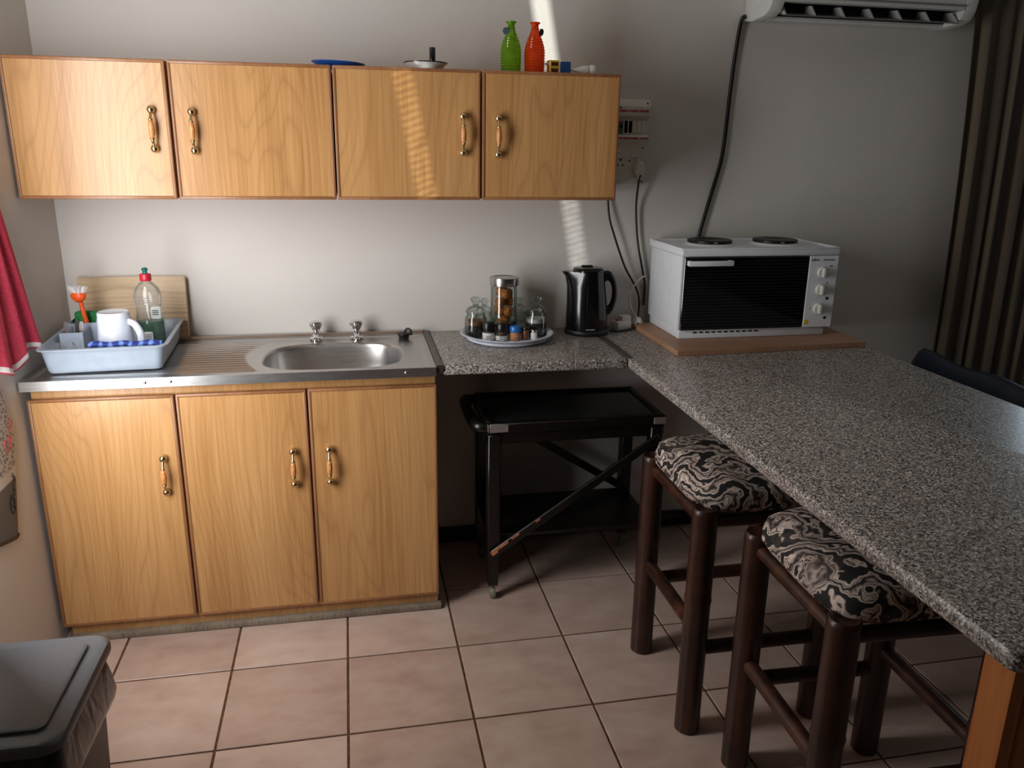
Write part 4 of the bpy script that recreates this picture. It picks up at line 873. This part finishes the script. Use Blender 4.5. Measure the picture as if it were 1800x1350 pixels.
a = B(); a.box(2.068, 2.667, -0.348, -0.030, 1.188, 1.212, 0.006, 3)
for q in ((2.068, 2.667, -0.348, -0.336), (2.068, 2.667, -0.042, -0.030), (2.068, 2.080, -0.336, -0.042), (2.655, 2.667, -0.336, -0.042)): a.box(*q, 1.207, 1.217, 0.003, 2)
a.build('hob_top', 'white_enamel', r, 40, world=True)
for x, lb in ((2.236, 'left'), (2.493, 'right')):
    a = B(); a.lathe([(0.094, 0.0), (0.088, 0.004), (0.083, 0.008), (0.080, 0.0085)], (x, -0.192, 1.2115), 48); cl = a.build('hotplate_collar', 'white_enamel', r, 45, world=True)
    a = B(); a.lathe([(0.078, 0.0085), (0.080, 0.010), (0.080, 0.018), (0.077, 0.020), (0.055, 0.0195), (0.053, 0.0185), (0.02, 0.0185), (0.018, 0.0175), (0, 0.0175)], (x, -0.192, 1.2115), 48); pl = a.build('hotplate', 'hotplate', r, 45, world=True)
    a = B(); a.box(x - 0.020, x - 0.006, -0.2738, -0.2712, 1.2225, 1.2285, 0.0005, 1); a.build('maker_mark', 'corner_metal', pl, None, world=True)
a = B(); a.box(2.080, 2.549, -0.347, -0.337, ZO + 0.033, 1.186, 0.002, 1); dr = a.build('door', 'oven_glass', r, None, world=True)
a = B(); a.box(2.088, 2.252, -0.371, -0.362, 1.158, 1.176, 0.0025, 2); a.box(2.088, 2.102, -0.364, -0.347, 1.158, 1.176, 0.002, 1); a.box(2.238, 2.252, -0.364, -0.347, 1.158, 1.176, 0.002, 1); a.build('handle', 'white_enamel', dr, 40, world=True)
a = B(); a.box(2.551, 2.664, -0.3475, -0.337, ZO + 0.032, 1.187, 0.002, 1); cp = a.build('control_panel', 'white_enamel', r, None, world=True)
for z in (1.128, 1.066, 0.997):
    a = B(); a.lathe([(0.0195, 0.0), (0.0195, -0.006), (0.0175, -0.009), (0.0, -0.009)], (2.604, -0.3477, z), 28, axis='y'); a.box(2.5985, 2.6095, -0.3690, -0.3560, z - 0.0165, z + 0.0165, 0.002, 2); a.build('knob', 'white_plastic', cp, 40, world=True)
for z in (1.034, 0.963):
    a = B(); a.lathe([(0.0, -0.0030), (0.0045, -0.0022), (0.0055, 0.0)], (2.634, -0.3477, z), 16, axis='y'); a.build('indicator_lamp', 'black_matte', cp, 40, world=True)
a = B(); a.box(2.556, 2.571, -0.3483, -0.3474, 0.940, 0.957); a.build('sticker', 'yellow_card', cp, None, world=True)
for s, size, x, z in (('salton', 0.0135, 2.556, 1.1690), ('MINI KITCHEN', 0.0068, 2.603, 1.1700), ('OFF', 0.0075, 2.630, 1.148), ('I II', 0.0075, 2.624, 1.087), ('0', 0.007, 2.572, 0.997)):
    me = text_mesh('lettering', s, size); me.transform(Matrix.Translation((x, -0.3480, z))); link('lettering', me, 'print_dark', cp, None, world=True)

# ------------------------------------------------------------------ air conditioner
r = thing('air_conditioner', 'white wall air conditioner with open louvre vent beside the curtain', 'air conditioner', (2.80, -0.10, 1.98)); XA, XB = 2.385, 3.175
def acp(ins=0.0): return [(-0.002, 1.990), (-0.060, 1.982), (-0.110, 1.985), (-0.150, 1.988), (-0.182, 2.000), (-0.200, 2.026), (-0.208, 2.06), (-0.2085, 2.10), (-0.206, 2.20), (-0.190, 2.255), (-0.150, 2.268), (-0.002, 2.270)]
a = B(); a.prism(acp(), 'x', XA, XA + 0.050, 0.004); a.build('end_cap', 'ac_white', r, 45, world=True)
a = B(); a.prism(acp(), 'x', XB - 0.050, XB, 0.004); a.build('end_cap', 'ac_white', r, 45, world=True)
a = B(); a.prism([(-0.002, 1.992), (-0.060, 1.984), (-0.096, 1.983), (-0.102, 1.990), (-0.104, 2.038), (-0.190, 2.028), (-0.204, 2.030), (-0.2065, 2.06), (-0.2068, 2.10), (-0.2045, 2.20), (-0.189, 2.253), (-0.150, 2.266), (-0.002, 2.268)], 'x', XA + 0.050, XB - 0.050); a.build('body', 'ac_white', r, 30, world=True)
a = B(); a.prism([(-0.170, 2.0285), (-0.108, 2.034), (-0.1065, 1.996), (-0.1050, 1.996), (-0.1050, 2.0375), (-0.170, 2.0300)], 'x', XA + 0.052, XB - 0.052); a.build('vent_cavity', 'ac_dark', r, None, world=True)
a = B(); a.box(XA + 0.20, XA + 0.36, -0.2095, -0.2055, 2.052, 2.085, 0.001, 1); a.build('display', 'black_plastic', r, None, world=True)
a = B(); a.box(XA + 0.05, XB - 0.05, -0.2090, -0.2050, 2.0415, 2.0465); a.build('front_trim', 'ac_grey', r, None, world=True)
a = B(); a.prism([(-0.192, 1.990), (-0.191, 1.9865), (-0.112, 2.0065), (-0.113, 2.010)], 'x', XA + 0.056, XB - 0.056); a.build('louvre', 'ac_grey', r, None, world=True)
for k in range(7):
    x = XA + 0.062 + k * (XB - XA - 0.124) / 6; a = B(); a.prism([(-0.190, 1.9905), (-0.114, 2.010), (-0.118, 2.030), (-0.160, 2.026)], 'x', x - 0.003, x + 0.003); a.build('vane', 'ac_white', r, None, world=True)

# ------------------------------------------------------------------ curtain, armchair
r = thing('curtain', 'dark brown striped curtain hanging by the far window', 'curtain', (3.6, -0.10, 0.02))
def ct(u, v):
    z = 2.36 - 2.33 * v; xl = 3.215 + 0.10 * v + 0.02 * math.sin(v * 4); xr = 3.90; uu = u + 0.006 * math.sin(9 * u + 3 * v)
    return (xl + (xr - xl) * uu + 0.01 * math.sin(u * 31 + 2 * v), -0.115 + (0.011 + 0.010 * v) * math.sin(u * 2 * PI * 8.5) + 0.006 * math.sin(u * 37 + v), z)
cloth('panel', r, 'curtain', ct, 170, 24, 0.003, lambda u, v: u)
a = B(); a.tube([(3.10, -0.115, 2.385), (4.95, -0.115, 2.385)], 0.012, 12, smooth=False)
a.build('rail', 'cane', r, 60, world=True)
r = thing('armchair', 'dark blue leather armchair behind the breakfast bar', 'chair', (3.06, -0.74, 0.0))
a = B(); rings = []
for k in range(29):
    u = k / 28; y = -1.22 + 0.89 * u; e = min(1, math.sin(PI * min(max(u, 0.0), 1)) * 3.2 + 0.001) ** 0.5 if 0 < u < 1 else 0.02
    top = 0.60 + 0.252 * e + 0.006 * math.sin(u * 17); w = 0.020 + 0.042 * e
    rings.append([(2.985 + w * math.cos(t) * 1.0 + 0.03 * (abs(u - .5) * 2) ** 2, y, max(0.30, (top - 0.22) + (0.22 + 0.0) * (math.sin(t)) if math.sin(t) > 0 else (top - 0.22) + 0.24 * math.sin(t))) for t in [2 * PI * q / 20 for q in range(20)]])
a.loft(rings); a.build('backrest', 'leather', r, 70, world=True)
a = B(); a.box(2.99, 3.52, -1.16, -0.40, 0.22, 0.44, 0.04, 3); a.build('seat', 'leather', r, 60, world=True)
for yy in ((-1.26, -1.12), (-0.42, -0.30)):
    a = B(); a.box(3.0, 3.50, yy[0], yy[1], 0.12, 0.60, 0.04, 3); a.build('armrest', 'leather', r, 60, world=True)
for x in (3.03, 3.46):
    for yy in (-1.19, -0.37):
        a = B(); a.lathe([(0.014, 0.0005), (0.022, 0.13)], (x, yy, 0), 14); a.build('leg', 'cane', r, 45, world=True)

# ------------------------------------------------------------------ things on top of the wall cabinets
ZU = 1.7685
def ribbed(label, x, y, m, tagm, side):
    r = thing('ribbed_bottle', label, 'bottle', (x, y, ZU), group='ribbed glass bottles on the wall cabinet'); a = B(); prof = [(0.0, 0.0005), (0.027, 0.0005), (0.031, 0.004)]
    n = 13
    for k in range(n * 4):
        q = k / (n * 4); z = 0.006 + 0.106 * q; R = 0.0315 + 0.0012 * math.sin(q * PI) - (0.012 * max(0, (q - 0.55) / 0.45) ** 1.6)
        prof.append((R + 0.0012 * math.cos(k * PI / 2), z))
    prof += [(0.0165, 0.120), (0.0125, 0.130), (0.0110, 0.142), (0.0115, 0.1465), (0.0165, 0.150), (0.0170, 0.152), (0.0150, 0.1535), (0.0105, 0.152), (0.0090, 0.140)]
    a.lathe(prof, (0, 0, 0), 40, cap=False); a.build('glass', m, r, 40)
    a = B(); a.lathe([(0.0, -0.001), (0.011, -0.001), (0.011, 0.001), (0, 0.001)], (0, 0, 0), 20, axis='y'); t = a.build('hang_tag', tagm, r, 40); t.location = (side * 0.0185, -0.010, 0.1235); t.rotation_euler = (0.25, 0, side * 0.7)
    a = B(); a.tube([(0.012 * math.cos(q), 0.012 * math.sin(q), 0.1335 + 0.002 * math.sin(q)) for q in [2 * PI * k / 16 for k in range(17)]], 0.0008, 5, smooth=False); a.tube([(side * 0.012, -0.003, 0.134), (side * 0.019, -0.009, 0.132)], 0.0008, 5, smooth=False); a.build('cord', 'black_matte', r, 60)
ribbed('ribbed green glass bottle standing on the wall cabinet', 1.4815, -0.245, 'glass_green', 'tag_teal', -1)
ribbed('ribbed orange glass bottle standing on the wall cabinet', 1.5585, -0.245, 'glass_orange', 'tag_dark', 1)
r = thing('enamel_candle_holder', 'white enamel candle dish with black rim on the wall cabinet', 'candle holder', (1.213, -0.205, ZU)); a = B()
a.lathe([(0.0, 0.0005), (0.040, 0.0005), (0.052, 0.008), (0.068, 0.024), (0.070, 0.025), (0.067, 0.0255), (0.050, 0.011), (0.038, 0.004), (0, 0.0035)], (0, 0, 0), 48); ds = a.build('dish', 'white_enamel', r, 50)
a = B(); a.tube([(0.069 * math.cos(q), 0.069 * math.sin(q), 0.0255) for q in [2 * PI * k / 48 for k in range(49)]], 0.0018, 6, smooth=False); a.build('rim', 'enamel_black', ds, 60)
a = B(); a.lathe([(0.011, 0.0038), (0.0115, 0.020), (0.0105, 0.021), (0.0095, 0.0205)], (0.022, 0, 0), 24); a.build('cup', 'white_enamel', r, 45)
a = B(); a.lathe([(0.0092, 0.0045), (0.0095, 0.005), (0.0098, 0.071), (0.008, 0.073), (0, 0.0725)], (0.022, 0, 0), 24); a.build('candle', 'enamel_black', r, 45)
a = B(); a.tube([(-0.020, 0.045, 0.028), (-0.010, 0.062, 0.033), (0.006, 0.066, 0.034), (0.020, 0.058, 0.031)], 0.0022, 8); a.build('finger_loop', 'enamel_black', r, 60)
a = B(); a.lathe([(0.0, 0.0005), (0.055, 0.0005), (0.070, 0.008), (0.083, 0.016), (0.084, 0.0175), (0.080, 0.017), (0.066, 0.010), (0.050, 0.0045), (0, 0.004)], (0, 0, 0), 56); o = a.build('blue_plate', 'blue_plate', None, 50); o.location = (0.940, -0.175, ZU + 0.0030); o.rotation_euler = (0, 0.035, 0); tag(o, 'bright blue plate lying on the wall cabinets, only its rim showing', 'plate')
r = thing('matchbox', 'yellow and maroon box beside the orange bottle on the wall cabinet', 'box', (1.6205, -0.245, ZU), 0.2); r.scale = (1.15, 1.1, 1.12); a = B(); a.box(-0.014, 0.014, -0.012, 0.012, 0.0005, 0.038, 0.0008, 1); a.build('carton', 'yellow_card', r, None)
for z in (0.006, 0.023):
    a = B(); a.box(-0.0105, 0.0105, -0.0126, -0.0118, z, z + 0.010); a.build('maroon_panel', 'maroon_card', r, None)
a = B(); a.prism([(-0.014, 0.024), (-0.025, 0.029), (-0.014, 0.034)], 'y', -0.006, 0.006); a.build('torn_flap', 'label_white', r, None)
a = B(); a.box(-0.0165, 0.0165, -0.012, 0.012, 0.0005, 0.036, 0.001, 1); o = a.build('blue_box', 'blue_card', None, None); o.scale = (1, 1, 1.1); o.location = (1.6610, -0.245, ZU); o.rotation_euler = (0, 0, -0.12); tag(o, 'small dark blue box between the yellow box and the white tube', 'box')
r = thing('white_tube', 'white plastic tube lying on its side at the cabinet end', 'tube', (1.7220, -0.245, ZU), -0.15); r.scale = (1.1, 1.2, 1.2); a = B(); a.loft([[(x, q * math.cos(t), 0.0135 + p * math.sin(t)) for t in [2 * PI * k / 24 for k in range(24)]] for x, q, p in ((-0.038, 0.014, 0.0015), (-0.020, 0.014, 0.006), (0.0, 0.013, 0.0115), (0.014, 0.0125, 0.0125), (0.018, 0.010, 0.010))]); a.build('body', 'white_plastic', r, 50)
a = B(); a.lathe([(0.0128, 0.019), (0.0135, 0.020), (0.0135, 0.034), (0.012, 0.036), (0.006, 0.0355), (0, 0.0352)], (0, 0, 0.0140), 24, axis='x'); a.build('cap', 'white_plastic', r, 45)
